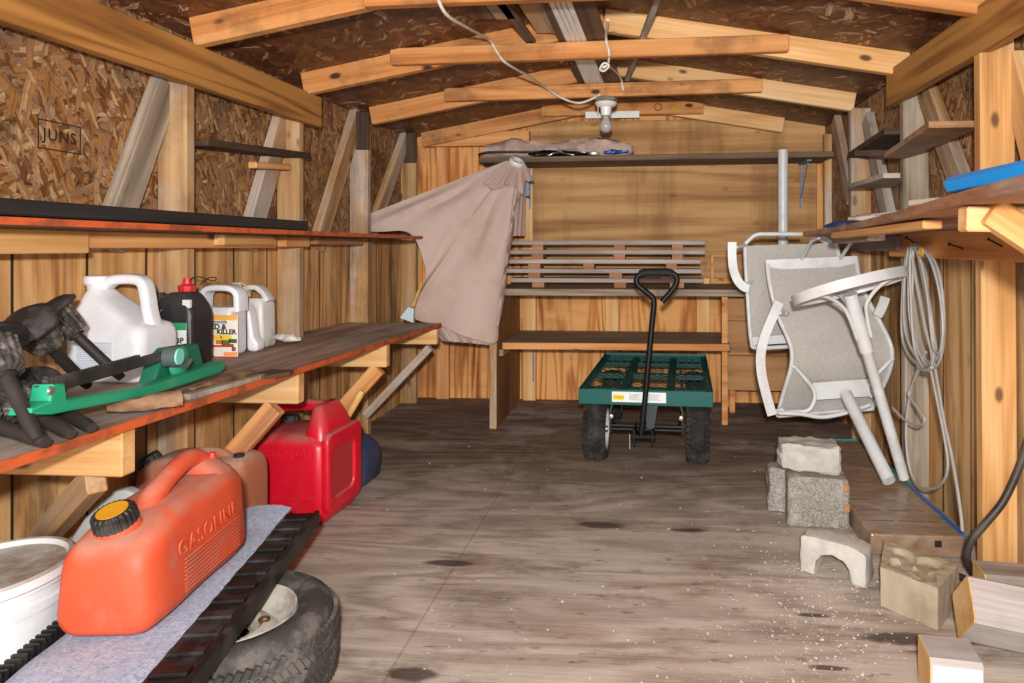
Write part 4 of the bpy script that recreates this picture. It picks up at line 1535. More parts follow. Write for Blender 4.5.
def sheetlike(name, pix, z, label, mat, cat, th=.006):
    pts = [at(x, y, Z=z) for x, y in pix]
    bm = BM()
    lo = [bm.verts.new((p.x, p.y, z)) for p in pts]
    hi = [bm.verts.new((p.x, p.y, z + th + random.uniform(0, .012))) for p in pts]
    n = len(pts)
    bm.faces.new(lo)
    bm.faces.new(hi)
    for i in range(n):
        bm.faces.new((lo[i], lo[(i + 1) % n], hi[(i + 1) % n], hi[i]))
    bmesh.ops.recalc_face_normals(bm, faces=bm.faces)
    return P(name, bm, mat, label=label, cat=cat)


P('folded_tarp', lumpy((.63, 2.60, .975), (.84, 2.50, .98), pr((0, .012), (.2, .03), (.7, .03), (1, .012)), 12, 21, .3, .55, 18), plain('navy_film', '#27406e', .4, dust='#7d7068', dust_amt=.75, dust_sc=14), label='crumpled blue and grey plastic at the far end of the right shelf', cat='tarp', smooth=50)
P('paper_bag', lumpy((.60, 2.18, .985), (.83, 2.12, .988), pr((0, .014), (.3, .035), (.7, .04), (1, .016)), 12, 33, .3, .42, 18), PAPER, label='flattened brown paper bag on the right shelf', cat='bag', smooth=50)
P('white_sheet', box((-.12, -.10, 0), (.12, .10, .004), .001, M=Matrix.Translation((.71, 1.80, 1.0)) @ Matrix.Rotation(-.14, 4, 'Y') @ Matrix.Rotation(.2, 4, 'Z')), plain('white_sheet', '#cfc9c2', .5), label='tilted white sheet on the right shelf near the grey post', cat='sheet')
P('cardboard_scrap', box((-.09, -.09, 0), (.09, .09, .012), .002, M=Matrix.Translation((.64, 1.42, .984)) @ Matrix.Rotation(.3, 4, 'Z')), PAPER, label='torn cardboard scrap on the right shelf beside the blue tray', cat='cardboard')

# ------------------------------------------------------------------ fuel cans
DUST = '#9b8474'
RED = topdust('red_plastic', '#d3142c', '#a08678', .55, .35, 8, .10)
ORANGE = topdust('faded_orange_plastic', '#d65433', '#b98a74', .65, .55, 9, .38, dark='#9c3a26', dark_amt=.5)
DUSTY = topdust('dusty_red_plastic', '#b06a50', '#b59a84', .85, .6, 9, .75)
CAPB = plain('black_cap', '#1a1918', .5, dust='#6a6058', dust_amt=.4, dust_sc=14)


def ribbed_cap(R, h, n=22):
    bm = BM()
    secs = []
    for z, k in ((0, 1.0), (h * .85, .97), (h, .86)):
        ring = []
        for i in range(n * 4):
            a = 2 * math.pi * i / (n * 4)
            r = R * k * (1 + (.035 if (i % 4) < 2 else -.02))
            ring.append((r * math.cos(a), r * math.sin(a), z))
        secs.append(ring)
    add_loft(bm, secs)
    return bm


# --- red can
MR = Matrix.Translation((-1.178, 2.305, 0)) @ Matrix.Diagonal((1.07, 1.0, 1.045, 1.0)) @ Matrix.Rotation(math.radians(-3), 4, 'Z')
rt = T('gas_can', 'bright red plastic gasoline can standing on the floor under the workbench', 'gas can', (-1.168, 2.305, 0))
secs = []
for z, hx, hy, r in ((0, .115, .108, .03), (.006, .124, .117, .035), (.020, .131, .124, .038), (.10, .133, .126, .036), (.235, .132, .125, .036), (.252, .128, .121, .04), (.268, .115, .108, .045), (.276, .09, .085, .045)):
    secs.append([(x, y, z) for x, y in rrect(hx, hy, r, 6)])
bm = loft(secs, MR)
# right-hand column that rises to the handle
secs = []
for z, x0, x1, hy, r in ((.20, .035, .131, .110, .035), (.26, .045, .130, .108, .035), (.31, .055, .115, .09, .03), (.345, .060, .098, .07, .018), (.358, .066, .090, .055, .010)):
    secs.append([((x0 + x1) / 2 + x, y, z) for x, y in rrect((x1 - x0) / 2, hy, r, 6)])
add_loft(bm, secs, MR)
P('body', bm, RED, rt, smooth=50)
P('handle', tube([MR @ Vector(p) for p in catmull([(-.105, -.02, .255), (-.098, -.01, .30), (-.078, 0, .335), (-.04, 0, .345), (.02, 0, .347), (.07, 0, .345)], 6)], [.024 - .004 * min(1, k / 10) for k in range(31)], 14), RED, rt, smooth=60)
# side panel frame and dusty recess on the right flank
Ms = MR @ Matrix.Translation((.130, 0, 0)) @ Matrix.Rotation(math.pi / 2, 4, 'Z')
o1 = [(x, z + .155) for x, z in rrect(.118, .125, .03, 5)]
o2 = [(x - .01, z + .150) for x, z in rrect(.075, .075, .025, 5)]
P('side_frame', plate_mesh(o1, [o2], .026, .009, 3), RED, rt, M=Ms, smooth=50)
P('side_recess', plate_mesh([(x - .01, z + .150) for x, z in rrect(.08, .08, .025, 5)], [], .008, .001), topdust('dusty_recess', '#b02a33', '#8a6a5c', .2, .7, 10, .85), rt, M=Ms @ Matrix.Translation((0, 0, 0)), label='dusty recess in the side')
P('lettering', text_mesh('GASOLINE', .032, .0022, bold=.0004, space=1.1), RED, rt, M=MR @ Matrix.Translation((.01, -.1255, .215)))
bm = BM()
for zz_ in (.17, .165, .085, .08):
    add_box(bm, (-.09, -.1285, zz_), (.105, -.125, zz_ + .0022), MR)
P('moulded_lines', bm, RED, rt)
P('cap', ribbed_cap(.030, .028), CAPB, rt, M=MR @ Matrix.Translation((-.085, .07, .268)))

# --- orange can (long axis away from the camera) standing on the tray
TZ = .2255
MO = Matrix.Translation((-.938, 1.128, TZ)) @ Matrix.Diagonal((1.04, 1.06, 1.02, 1.0)) @ Matrix.Rotation(math.radians(6.5), 4, 'Z')
ot = T('gas_can', 'faded orange plastic gasoline can with yellow and black cap on the black tray', 'gas can', (-.935, 1.155, TZ))
# cross sections along y: (y, half width, bottom, top, top half width)
bm = BM()
secs = []
for y, hw, zb, zt_, tw, r in ((0, .062, .018, .128, .052, .03), (.008, .076, .006, .146, .064, .036), (.022, .083, 0, .158, .07, .038), (.06, .085, 0, .168, .072, .036), (.10, .086, 0, .182, .07, .036), (.15, .086, 0, .188, .072, .04), (.20, .086, 0, .188, .074, .04), (.27, .086, 0, .192, .074, .036), (.325, .085, 0, .190, .072, .036), (.34, .079, .005, .180, .066, .036), (.347, .062, .018, .165, .05, .03)):
    ring = []
    h = (zt_ - zb) / 2
    for x, z in rrect(hw, h, r, 6):
        k = (z + h) / (2 * h)
        ring.append((x * (1 - k * (1 - tw / hw)), y, z + zb + h))
    secs.append(ring)
add_loft(bm, secs, MO)
P('body', bm, ORANGE, ot, smooth=55)
P('handle', tube([MO @ Vector(p) for p in catmull([(0, .120, .165), (0, .140, .186), (0, .175, .203), (0, .22, .218), (0, .262, .224), (0, .290, .217), (.0, .305, .20), (0, .31, .17)], 6)], [.027 - .008 * min(1, k / 14) + .008 * max(0, (k - 28) / 14) for k in range(43)], 16), ORANGE, ot, smooth=60)
bm = BM()
secs = []
for z, hx, y0, y1, r in ((.165, .07, .24, .342, .03), (.19, .058, .262, .336, .026), (.207, .036, .275, .325, .02), (.213, .022, .285, .318, .015)):
    secs.append([(x, (y0 + y1) / 2 + y, z) for x, y in rrect(hx, (y1 - y0) / 2, r, 5)])
add_loft(bm, secs, MO)
P('rear_boss', bm, ORANGE, ot, smooth=60)
Mc = MO @ Matrix.Translation((-.008, .060, .166)) @ Matrix.Rotation(.30, 4, 'X') @ Matrix.Rotation(-.10, 4, 'Y')
P('neck', lathe([(.040, -.012), (.034, .008), (.028, .010), (0, .010)], 28, Mc), ORANGE, ot, smooth=50)
cp = P('cap', ribbed_cap(.0335, .027), CAPB, ot, M=Mc @ Matrix.Translation((0, 0, .010)), label='black ribbed screw cap')
P('cap_disc', lathe([(0, .0278), (.024, .0278), (.0245, .026), (.024, .024)], 28), plain('cap_yellow', '#d99a1c', .5, dust='#6b5a30', dust_amt=.3), cp, M=Mc @ Matrix.Translation((0, 0, .010)), smooth=40, label='yellow disc in the cap')
P('vent', lathe([(0, .014), (.006, .013), (.008, .004), (.008, 0), (0, 0)], 14, MO @ Matrix.Translation((.022, .312, .209))), plain('red_vent', '#c3392c', .45), ot, smooth=40)
P('vent_button', lathe([(0, .004), (.008, .003), (.009, 0), (0, 0)], 14, MO @ Matrix.Translation((.004, .118, .187))), plain('red_vent2', '#b8352c', .5), ot, smooth=40)
P('lettering', text_mesh('GASOLINE', .040, .0010, bold=.0003, space=1.15), ORANGE, ot, M=MO @ Matrix.Translation((.0828, .185, .113)) @ Matrix.Rotation(math.pi / 2, 4, 'Z') @ Matrix.Rotation(-.10, 4, 'X'))
bm = BM()
for k in range(9):
    add_box(bm, (.0815, .10, .03 + k * .0075), (.0860, .30, .0310 + k * .0075), MO)
P('moulded_lines', bm, ORANGE, ot)

# --- dusty can between the two
Yd = 1.80
dt = T('gas_can', 'dust covered reddish brown gasoline can behind the orange can', 'gas can', (at(200, 500, Y=Yd).x, Yd + .08, 0))


def ppx(px, Y):
    return [(at(x, y, Y=Y).x, at(x, y, Y=Y).z) for x, y in px]


secs = []
for k, (z, y, xa, xb, tf, r) in enumerate(((.004, 0, 137, 262, .86, .03), (.012, 0, 131, 267, .96, .034), (.03, 0, 129, 268, 1, .036), (None, 486, 129, 268, 1, .036), (None, 476, 130.5, 268, .97, .036), (None, 469, 136, 267, .88, .034), (None, 464, 143, 264, .76, .03), (None, 461.5, 152, 258, .58, .025))):
    yy_ = y if y else 500
    a, b = at(xa, yy_, Y=Yd), at(xb, yy_, Y=Yd + .145)
    zz_ = a.z if z is None else z
    secs.append([((a.x + b.x) / 2 + x, Yd + .085 + y2, zz_) for x, y2 in rrect((b.x - a.x) / 2, .085 * tf, r, 6)])
P('body', loft(secs), DUSTY, dt, smooth=50)
P('handle', tube(catmull(wl([(163, 470), (172, 463), (188, 455.5), (204, 452), (220, 453), (228, 457), (233, 466)], Yd + .075), 6), .014, 12), DUSTY, dt, smooth=60)
secs = []
for y, xa, xb, hy in ((470, 226, 266, .060), (462, 228, 264, .05), (457.5, 231, 259, .034), (456, 235, 254, .02)):
    a, b = at(xa, y, Y=Yd + .05), at(xb, y, Y=Yd + .135)
    secs.append([((a.x + b.x) / 2 + x, Yd + .08 + y2, a.z) for x, y2 in rrect((b.x - a.x) / 2, hy, .018, 5)])
P('boss', loft(secs), DUSTY, dt, smooth=55)
q = at(153, 460, Y=Yd + .06)
P('cap', ribbed_cap(.026, .024), CAPB, dt, M=Matrix.Translation(q + Vector((0, 0, -.006))) @ Matrix.Rotation(-.5, 4, 'Y') @ Matrix.Rotation(.2, 4, 'X'))
q = at(239, 457, Y=Yd + .06)
P('vent_cap', ribbed_cap(.014, .014, 14), CAPB, dt, M=Matrix.Translation(q + Vector((0, 0, -.004))))

# navy bin behind the red can
secs = []
for z, hx, hy in ((0, .085, .10), (.01, .095, .11), (.08, .10, .115), (.13, .09, .105), (.165, .065, .075), (.178, .03, .035)):
    secs.append([(x, y, z) for x, y in rrect(hx, hy, .06, 6)])
P('navy_bin', loft(secs, Matrix.Translation((-1.155, 2.62, 0))), plain('navy_plastic', '#2a3a5c', .5, dust='#5d5a5c', dust_amt=.4), label='dark blue rounded plastic bin behind the red gasoline can', cat='bin', smooth=55)
HANDLE = wood('tool_handle', '#a97638', '#cfa05a', '#e2bb7c', figure=.2, knots=0)
P('tool_handle', tube([(-1.26, 2.47, .012), (-1.09, 2.47, .295), (-1.05, 2.47, .365), (-1.042, 2.47, .378)], [.012, .012, .014, .010], 10), HANDLE, label='wooden tool handle leaning beside the workbench brace behind the red can', cat='tool', smooth=40)

# ------------------------------------------------------------------ tyre, tray, mat, bucket
TC = Vector((-.838, 1.345, 0))
TR, TH = .200, .182
tt_ = T('spare_tyre', 'small trailer tire with white rim lying flat on the floor under the tray', 'tire', TC)
prof = [(.118, .030), (.135, .012), (.165, .004), (.186, .018), (.194, .040), (.198, .062), (.199, .092), (.198, .122), (.194, .144), (.186, .166), (.165, .180), (.135, .172), (.118, .154)]
TYRE = plain('old_tyre_rubber', '#3a3835', .8, dust='#77706a', dust_amt=.65, dust_sc=16, bump=.25, bump_sc=120)
ty = P('tyre', lathe(prof, 72, Matrix.Translation(TC), close=True), TYRE, tt_, smooth=50, label='worn black rubber tire')
bm = BM()
n = 84
for i in range(n):
    for j in range(5):
        a = 2 * math.pi * (i + (.5 if j % 2 else 0)) / n
        z = .045 + j * .0235
        Mb = Matrix.Translation(TC) @ Matrix.Rotation(a, 4, 'Z') @ Matrix.Translation((.199 - (.002 if j in (0, 4) else 0), 0, z)) @ Matrix.Rotation((.55 if j % 2 else -.55), 4, 'X')
        add_box(bm, (-.004, -.0052, -.0115), (.0042, .0052, .0115), Mb)
P('tread', bm, TYRE, ty)
RIM2 = plain('old_rim_paint', '#c9c2b4', .4, dust='#6a5139', dust_amt=.55, dust_sc=14)
rm = P('rim', lathe([(.122, .168), (.124, .160), (.118, .150), (.110, .140), (.106, .132), (.090, .118), (.074, .136), (.060, .140), (.050, .128), (.036, .126), (.034, .118), (.08, .105), (.110, .12), (.115, .146), (.118, .166)], 56, Matrix.Translation(TC), close=True), RIM2, tt_, smooth=40, label='dirty white steel rim')
for k in range(4):
    a = k * math.pi / 2 + .5
    P('lug_hole', lathe([(.006, 0), (.011, 0), (.012, .004), (.010, .006), (.006, .004)], 14, Matrix.Translation(TC + Vector((.06 * math.cos(a), .06 * math.sin(a), .137))), close=True), plain('rust', '#6a4326', .7, .3), rm, smooth=40)

TRB = plain('black_tray_plastic', '#151414', .45, dust='#4e4a47', dust_amt=.5, dust_sc=12)
ZT = .186
MT = frame((at(150, 690, Z=.215).x - .105, at(150, 690, Z=.215).y, ZT), (at(292, 519, Z=.215).x - .105, at(292, 519, Z=.215).y, ZT))
LT = .70
trt = T('plastic_tray', 'long black ribbed plastic tray lying across the tire', 'tray', (-.93, 1.35, ZT))
# local: x along length (away), y to the left, z up
W2 = .155
bm = BM()
add_box(bm, (-.35, -W2, 0), (LT, W2, .010), MT, .002)
for s in (-1, 1):
    add_box(bm, (-.35, s * W2 - .006, 0), (LT, s * W2 + .006, .036), MT, .002)
add_box(bm, (LT - .008, -W2, 0), (LT, W2, .030), MT, .002)
add_box(bm, (-.35, -W2 + .006, .010), (LT, -W2 + .075, .030), MT, .002)
for k in range(18):
    x = -.34 + k * .058
    add_box(bm, (x, -W2 + .010, .030), (x + .022, -W2 + .070, .036), MT, .001)
for k in range(70):
    x = -.345 + k * .0148
    add_box(bm, (x, W2 - .014, .012), (x + .006, W2 + .009, .039), MT)
P('pan', bm, TRB, trt)


def mat_fibre():
    s = NT('blue_fibre_mat', .9)
    v = s.coords(False)
    a = s.noise(s.scale(v, (160, 40, 40)), 1.0, 5, .75, 2.0)
    b_ = s.noise(s.scale(v, (40, 170, 40)), 1.3, 5, .75, 2.0)
    f = s.math('ADD', s.math('MULTIPLY', a, .5), s.math('MULTIPLY', b_, .5))
    c = s.ramp(f, [(.36, hexc('#6f84b8')), (.47, hexc('#a9b4cf')), (.58, hexc('#d4d8e2'))])
    s.col(c)
    s.bump(f, .8, .004)
    return s.m


MATF = mat_fibre()
rows = []
for i in range(40):
    u = -.34 + (LT + .345) * i / 39
    row = []
    for j in range(12):
        v = j / 11
        y = -W2 + .078 + v * (2 * W2 - .078 - .018) + .008 * mnoise.noise(Vector((u * 9, j * .02, 2))) * (1 if j == 0 else 0)
        z = .0185 + .006 * mnoise.noise(Vector((u * 8, v * 4, 5))) + (0.006 if 0 < j < 11 else 0)
        if u > .60:
            z += (u - .60) * .12
        row.append(MT @ Vector((u + (.03 * (1 - v) if i == 39 else 0), y, z + .005)))
    rows.append(row)
P('filter_mat', grid_sheet(rows, .010), MATF, label='pale blue fibre mat lying in the black tray under the orange can', cat='mat', smooth=60)

bt = T('bucket', 'white plastic bucket with dusty lid at the left edge beside the tray', 'bucket', (-1.2, 1.25, 0))
MB_ = Matrix.Translation((-1.215, 1.215, 0.012)) @ Matrix.Rotation(-.05, 4, 'Y') @ Matrix.Rotation(.03, 4, 'X')
BUCK = plain('white_bucket', '#dcdfe0', .4, dust='#a0968a', dust_amt=.2)
P('pail', lathe([(0, .0), (.110, .0), (.114, .004), (.126, .225), (.131, .225), (.132, .240), (.1275, .241), (.128, .262), (.134, .263), (.136, .278)], 56, MB_), BUCK, bt, smooth=40)
P('lid', lathe([(.136, .270), (.140, .274), (.140, .289), (.134, .294), (.127, .293), (.123, .284), (.06, .282), (0, .282)], 56, MB_), topdust('dusty_lid', '#dcdcd8', '#8f7a66', .95, .6, 4.2, .1), bt, smooth=40, label='dust covered lid')
P('wire_bail', tube([MB_ @ Vector((.137 * math.cos(a), .137 * math.sin(a) - .0, .235 - .10 * abs(math.sin((a - 3.9) * 1.0)))) for a in [3.9 + 3.1416 * k / 20 for k in range(21)]], .002, 6), plain('bail_wire', '#8d8a84', .4, .7), bt, smooth=40)

# grey foam slab
out = ppx([(66, 552), (72, 536), (84, 518), (98, 502), (113, 492), (124, 490), (133, 494), (135, 506), (133, 520), (128, 545)], 1.455)
out += [(out[-1][0], .004), (out[0][0], .004)]
P('foam_slab', plate_mesh(out, [], .03, .006, 2), plain('grey_foam', '#b9b8b4', .9, dust='#9f988f', dust_amt=.4, bump=.3, bump_sc=150), M=Matrix.Translation((0, 1.47, 0)), label='grey foam slab leaning behind the white bucket', cat='slab', smooth=50)

# ------------------------------------------------------------------ on the workbench
JUGW = plain('white_jug_plastic', '#e4e6ea', .35, dust='#b9b4ac', dust_amt=.25, dust_sc=7)


def jug(name, label, rows, Y, thick, mat, r=.018):
    """bottle body lofted from photographed rows (y, left x, right x, depth factor), base on the bench"""
    zb = bz(Y) + .001
    secs = []
    rows = list(rows)
    n = len(rows)
    for i, (y, xa, xb, tf) in enumerate(rows):
        a, b = at(xa, y, Y=Y + thick * .5 * (1 - tf)), at(xb, y, Y=Y + thick * (.5 + .35 * tf))
        z = at(xa, y, Y=Y + thick * .3).z
        hx, hy = (b.x - a.x) / 2, thick / 2 * tf
        cxx = (a.x + b.x) / 2
        if i == 0:
            for dz, k in ((0, .010), (.004, .003), (.012, 0)):
                secs.append([(cxx + x, Y + thick / 2 + y_, zb + dz) for x, y_ in rrect(hx - k, hy - k, r, 6)])
            continue
        secs.append([(cxx + x, Y + thick / 2 + y_, z) for x, y_ in rrect(hx, hy, min(r, hx * .9, hy * .9), 6)])
    a, b = at(rows[0][1], 350, Y=Y), at(rows[0][2], 350, Y=Y + thick * .85)
    t = T(name, label, 'jug', ((a.x + b.x) / 2, Y + thick / 2, zb))
    P('body', loft(secs), mat, t, smooth=50)
    return t


def grip(px, Y, hw, ht, mat, t, n=5):
    pts = catmull(wl(px, Y), n)
    M_ = len(pts)
    bm = BM()
    secs = []
    for i, p in enumerate(pts):
        d = (pts[min(i + 1, M_ - 1)] - pts[max(i - 1, 0)]).normalized()
        nrm_ = Vector((-d.z, 0, d.x))
        secs.append([p + nrm_ * u_ + Vector((0, v_, 0)) for u_, v_ in rrect(ht, hw, ht * .8, 4)])
    add_loft(bm, secs)
    return P('handle', bm, mat, t, smooth=50)


Yj = 1.60
jt = jug('plastic_jug', 'large white plastic jug with a big handle, nearest jug on the workbench', [(380, 61, 176, 1), (336, 61, 176, 1), (330, 61, 174.5, .96), (325, 61.5, 171, .88), (322, 62.5, 162, .84), (316, 65, 152, .82), (306, 71, 138, .78), (297, 77.5, 124, .68), (290, 84, 115, .45), (286, 87.5, 112, .36), (282, 88, 111, .36)], Yj, .15, JUGW, .028)
grip([(107, 285), (114, 280.5), (124, 279), (138, 279.5), (145, 284), (148, 296), (150, 310), (153, 322), (156, 331)], Yj + .075, .021, .0125, JUGW, jt)
q = at(99.5, 284, Y=Yj + .075)
P('cap', lathe([(.0, .022), (.031, .022), (.034, .019), (.034, .004), (.031, 0), (.027, -.003), (.026, -.014), (0, -.014)], 32, Matrix.Translation(q + Vector((0, 0, -.001)))), JUGW, jt, smooth=40)
a_, b2 = at(76, 372, Y=Yj), at(112, 342, Y=Yj)
lb = P('label', box((a_.x, Yj - .0012, a_.z), (b2.x, Yj + .0002, b2.z), 0), plain('faint_label', '#cfd4dc', .5), jt, label='pale printed label')
bm = BM()
for k in range(12):
    add_box(bm, (a_.x + .004, Yj - .0018, b2.z - .005 - k * .0052), (b2.x - .004 - (k * 7 % 4) * .006, Yj - .0013, b2.z - .0036 - k * .0052))
P('fine_print', bm, plain('pale_ink', '#a7b0bd', .6), lb)

# black jug
Yk = 1.80
BJ = plain('black_jug_plastic', '#242427', .45, dust='#6a6663', dust_amt=.15)
kt = jug('oil_jug', 'black plastic jug with a green and white label behind the large white jug', [(360, 150, 211, 1), (313, 150, 211, 1), (306, 153, 209, .96), (299, 157, 205, .85), (294.5, 163, 202, .7), (292.5, 168, 199, .6)], Yk, .10, BJ, .016)
q = at(159, 297, Y=Yk + .05)
P('cap', ribbed_cap(.017, .018, 16), CAPB, kt, M=Matrix.Translation(q + Vector((0, 0, -.006))))
RIDGE = plain('grey_ridge', '#77757a', .5)  # lighter grey than the jug body
bm = BM()
add_tube(bm, wl([(172, 298), (159, 313)], [Yk + .012, Yk - .0005]), .0016, 5)
P('ridge', bm, RIDGE, kt)
P('ridge', tube(wl([(191, 316), (190, 322), (190.5, 352)], Yk - .0005), .0016, 5), RIDGE, kt)
a_, b2 = at(181.5, 308, Y=Yk), at(189, 300, Y=Yk)
P('white_patch', box((a_.x, Yk + .0035, a_.z), (b2.x, Yk + .012, b2.z), 0), plain('white_patch', '#d5d3d0', .5), kt)
a_, b2 = at(153.5, 313, Y=Yk), at(159, 306, Y=Yk)
P('blue_label', box((a_.x, Yk + .002, a_.z), (b2.x, Yk + .008, b2.z), 0), plain('blue_label', '#2d6fb8', .4), kt)
a_, b2 = at(160, 366, Y=Yk), at(186.5, 323, Y=Yk)
lb = P('label', box((a_.x, Yk - .001, a_.z), (b2.x, Yk + .001, b2.z), 0), plain('white_label', '#e4e6e2', .45), kt, label='white and green label')
a_, b2 = at(160, 330, Y=Yk), at(186.5, 323, Y=Yk)
P('green_band', box((a_.x, Yk - .0018, a_.z), (b2.x, Yk - .001, b2.z), 0), plain('label_green', '#2f9a63', .45), lb)
P('lettering', text_mesh('CHOP', .021, .0003, bold=.0006, align='RIGHT'), INK, lb, M=Matrix.Translation(at(183.5, 341, Y=Yk - .0016)))
P('lettering', text_mesh('L', .018, .0003, bold=.0006), INK, lb, M=Matrix.Translation(at(175.5, 333.5, Y=Yk - .0016)))

# weed killer jug
Yw = 2.05
wt = jug('weed_killer_jug', 'white jug with an orange edged label reading KILLER on the workbench', [(352, 201, 245, 1), (314, 201, 245, 1), (310, 201.5, 244.5, .9), (307, 203, 243.5, .75)], Yw, .095, JUGW, .012)
grip([(205.5, 311), (205.5, 298), (208, 291), (214, 288), (226, 287.5), (235, 289), (240, 294), (240.8, 302), (241, 311)], Yw + .0475, .030, .0095, JUGW, wt)
a_, b2 = at(206, 356.5, Y=Yw), at(238, 315, Y=Yw)
lb = P('label', box((a_.x, Yw - .001, a_.z), (b2.x, Yw + .001, b2.z), 0), plain('cream_label', '#efeadf', .45), wt, label='printed label')


def patch(name, x0, y0, x1, y1, colr, par, d=.0016):
    a_, b2 = at(x0, y1, Y=Yw), at(x1, y0, Y=Yw)
    P(name, box((a_.x, Yw - d, a_.z), (b2.x, Yw - d + .0006, b2.z), 0), plain('label_' + colr[1:], colr, .5), par)


patch('orange_band', 206, 315, 237.5, 320, '#f0b45a', lb)
patch('yellow_patch', 206, 335, 232, 339.5, '#f2d23a', lb)
patch('orange_corner', 224, 352, 237.5, 356, '#f0a85a', lb)
patch('red_band', 206, 356.5, 238, 361, '#c9303a', lb)
for (x0, y0, x1, y1, cc) in ((216, 340, 223, 344, '#d8782e'), (222, 340, 230, 344, '#5d7a35'), (229, 339, 237, 343, '#3f6a33'), (208, 345, 222, 347, '#d8503a'), (222, 344, 234, 347, '#a8452c'), (232, 347, 236, 351, '#7d5a3c')):
    patch('picture_patch', x0, y0, x1, y1, cc, lb)
P('lettering', text_mesh('WEED &', .0225, .0003, bold=.0008, align='RIGHT'), INK, lb, M=Matrix.Translation(at(226, 327, Y=Yw - .0016)))
P('lettering', text_mesh('KILLER', .0205, .0003, bold=.0008, align='RIGHT'), INK, lb, M=Matrix.Translation(at(236, 332.2, Y=Yw - .0016)))
P('lettering', text_mesh('spectracide', .016, .0003, bold=.0003, align='RIGHT'), plain('script_grey', '#4b4b52', .5), lb, M=Matrix.Translation(at(227, 321.8, Y=Yw - .0016)))
P('lettering', text_mesh('3', .013, .0003, bold=.0006), plain('digit_red', '#c02a2a', .5), lb, M=Matrix.Translation(at(221, 337.3, Y=Yw - .0024)))

# two more white bottles behind
jug('white_bottle', 'slim white bottle standing right of the weed killer jug', [(350, 246, 264.5, 1), (343, 246, 264.5, 1), (337, 246, 260, .95), (330, 246, 258.5, .9), (316, 246, 256.5, .9), (309, 246.5, 254.5, .8), (304, 247.5, 252, .6)], 2.165, .05, JUGW, .010)
DJUG = plain('dirty_white_plastic', '#d6d5d0', .4, dust='#8a7d6e', dust_amt=.6, dust_sc=9)
ct2 = jug('plastic_jug', 'dirty white jug with a handle, farthest right of the jugs on the workbench', [(347, 243.5, 275, 1), (305, 243.5, 274, 1), (301, 244, 272.5, .92), (298, 246, 270, .8)], 2.24, .09, DJUG, .013)
grip([(246, 301), (245.5, 293), (248, 288.5), (256, 287), (261, 289), (266, 294), (270, 301)], 2.285, .024, .009, DJUG, ct2)
P('plastic_tube', tube(catmull([at(x, y, Y=2.22) for x, y in ((247, 300), (245, 292), (240, 285), (234, 283), (233, 286), (240, 283), (246, 287), (250, 297))], 5), .0022, 6), CORD, ct2, smooth=40)

# red spout with wire
rt2 = T('red_spout', 'red spout cap with a dark wire standing behind the black jug', 'spout', (at(186, 290, Y=1.928).x, 1.928, bz(1.92)))
q = at(187, 292, Y=1.928)
P('spout_body', lathe([(0, bz(1.9)), (.022, bz(1.9)), (.022, q.z - .02), (.014, q.z), (.022, q.z + .002), (.024, q.z + .018), (.012, q.z + .024), (.009, q.z + .040), (0, q.z + .041)], 10, Matrix.Translation((q.x, 1.928, 0))), plain('spout_red', '#d62a34', .4), rt2, smooth=30)
P('wire', tube(catmull([at(x, y, Y=1.928) for x, y in ((190, 281), (193, 277.5), (200, 277), (206, 279), (214, 281), (216, 277.5), (209, 278), (203, 282), (200, 285))], 5), .0018, 5), plain('dark_wire', '#4a3527', .5, .4), rt2, smooth=40)

P('rag', lumpy(at(276, 338, Y=2.3) + Vector((0, 0, .004)), at(299, 340, Y=2.28) + Vector((0, 0, .002)), pr((0, .012), (.3, .02), (.6, .024), (1, .012)), 12, 5, .35, .6, 16), plain('white_rag', '#d5cfc6', .8, dust='#9a8f82', dust_amt=.4), label='crumpled white rag on the workbench right of the jugs', cat='rag', smooth=60)

# green sharpening tool
p0 = at(31, 415, Z=bz(1.1) + .058)
p1 = at(226, 371, Z=bz(1.5) + .016)
MS = frame(p0, p1)
LS = (p1 - p0).length
gt = T('saw_tool', 'green plastic bench tool with black toothed bar and turquoise knob on the workbench', 'tool', p0)
GREEN = plain('green_plastic', '#1f9c74', .45, dust='#6f9c86', dust_amt=.35, dust_sc=9)
GREEND = plain('dark_green_plastic', '#1c6d55', .5, dust='#5f8272', dust_amt=.3)
# local x along, y to the left (towards the wall), z up
out = [(0, 0), (.05, -.008), (LS * .5, -.016), (LS - .03, -.004), (LS - .004, .006), (LS, .016), (LS - .006, .026), (LS * .5, .004), (.085, .012), (.078, .040), (.050, .042), (.044, .016), (.004, .010)]
P('base', plate_mesh(out, [], .036, .004, 2), GREEN, gt, M=MS @ Matrix.Translation((0, .019, 0)), smooth=40)
out = [(LS * .62, .0), (LS * .66, .05), (LS * .72, .072), (LS * .90, .074), (LS * .94, .03), (LS * .95, .012)]
hs = P('housing', plate_mesh(out, [], .035, .005, 2), GREEND, gt, M=MS @ Matrix.Translation((0, .055, 0)), smooth=40)
Mk = MS @ Matrix.Translation((LS * .735, .030, .040)) @ Matrix.Rotation(math.pi / 2, 4, 'X')
P('crank_disc', lathe([(0, .014), (.028, .014), (.034, .010), (.035, 0), (0, 0)], 32, Mk), GREEN, hs, smooth=40)
P('crank', tube([Mk @ Vector(p) for p in ((-.03, -.004, .022), (-.008, -.012, .024), (.012, .002, .024))], .005, 8), plain('grey_crank', '#59605c', .5), hs, smooth=40)
Mk2 = MS @ Matrix.Translation((LS * .645, .012, .056)) @ Matrix.Rotation(math.pi / 2, 4, 'X')
kb = P('knob', lathe([(0, .019), (.0175, .019), (.019, .015), (.0192, .010)], 28, Mk2), plain('turquoise_plastic', '#7fd3c4', .4), gt, smooth=40, label='round turquoise knob')
P('collar', lathe([(.019, .016), (.0225, .013), (.0225, -.010), (0, -.010)], 28, Mk2), plain('grey_collar', '#4f5a57', .5), kb, smooth=40)
bm = BM()
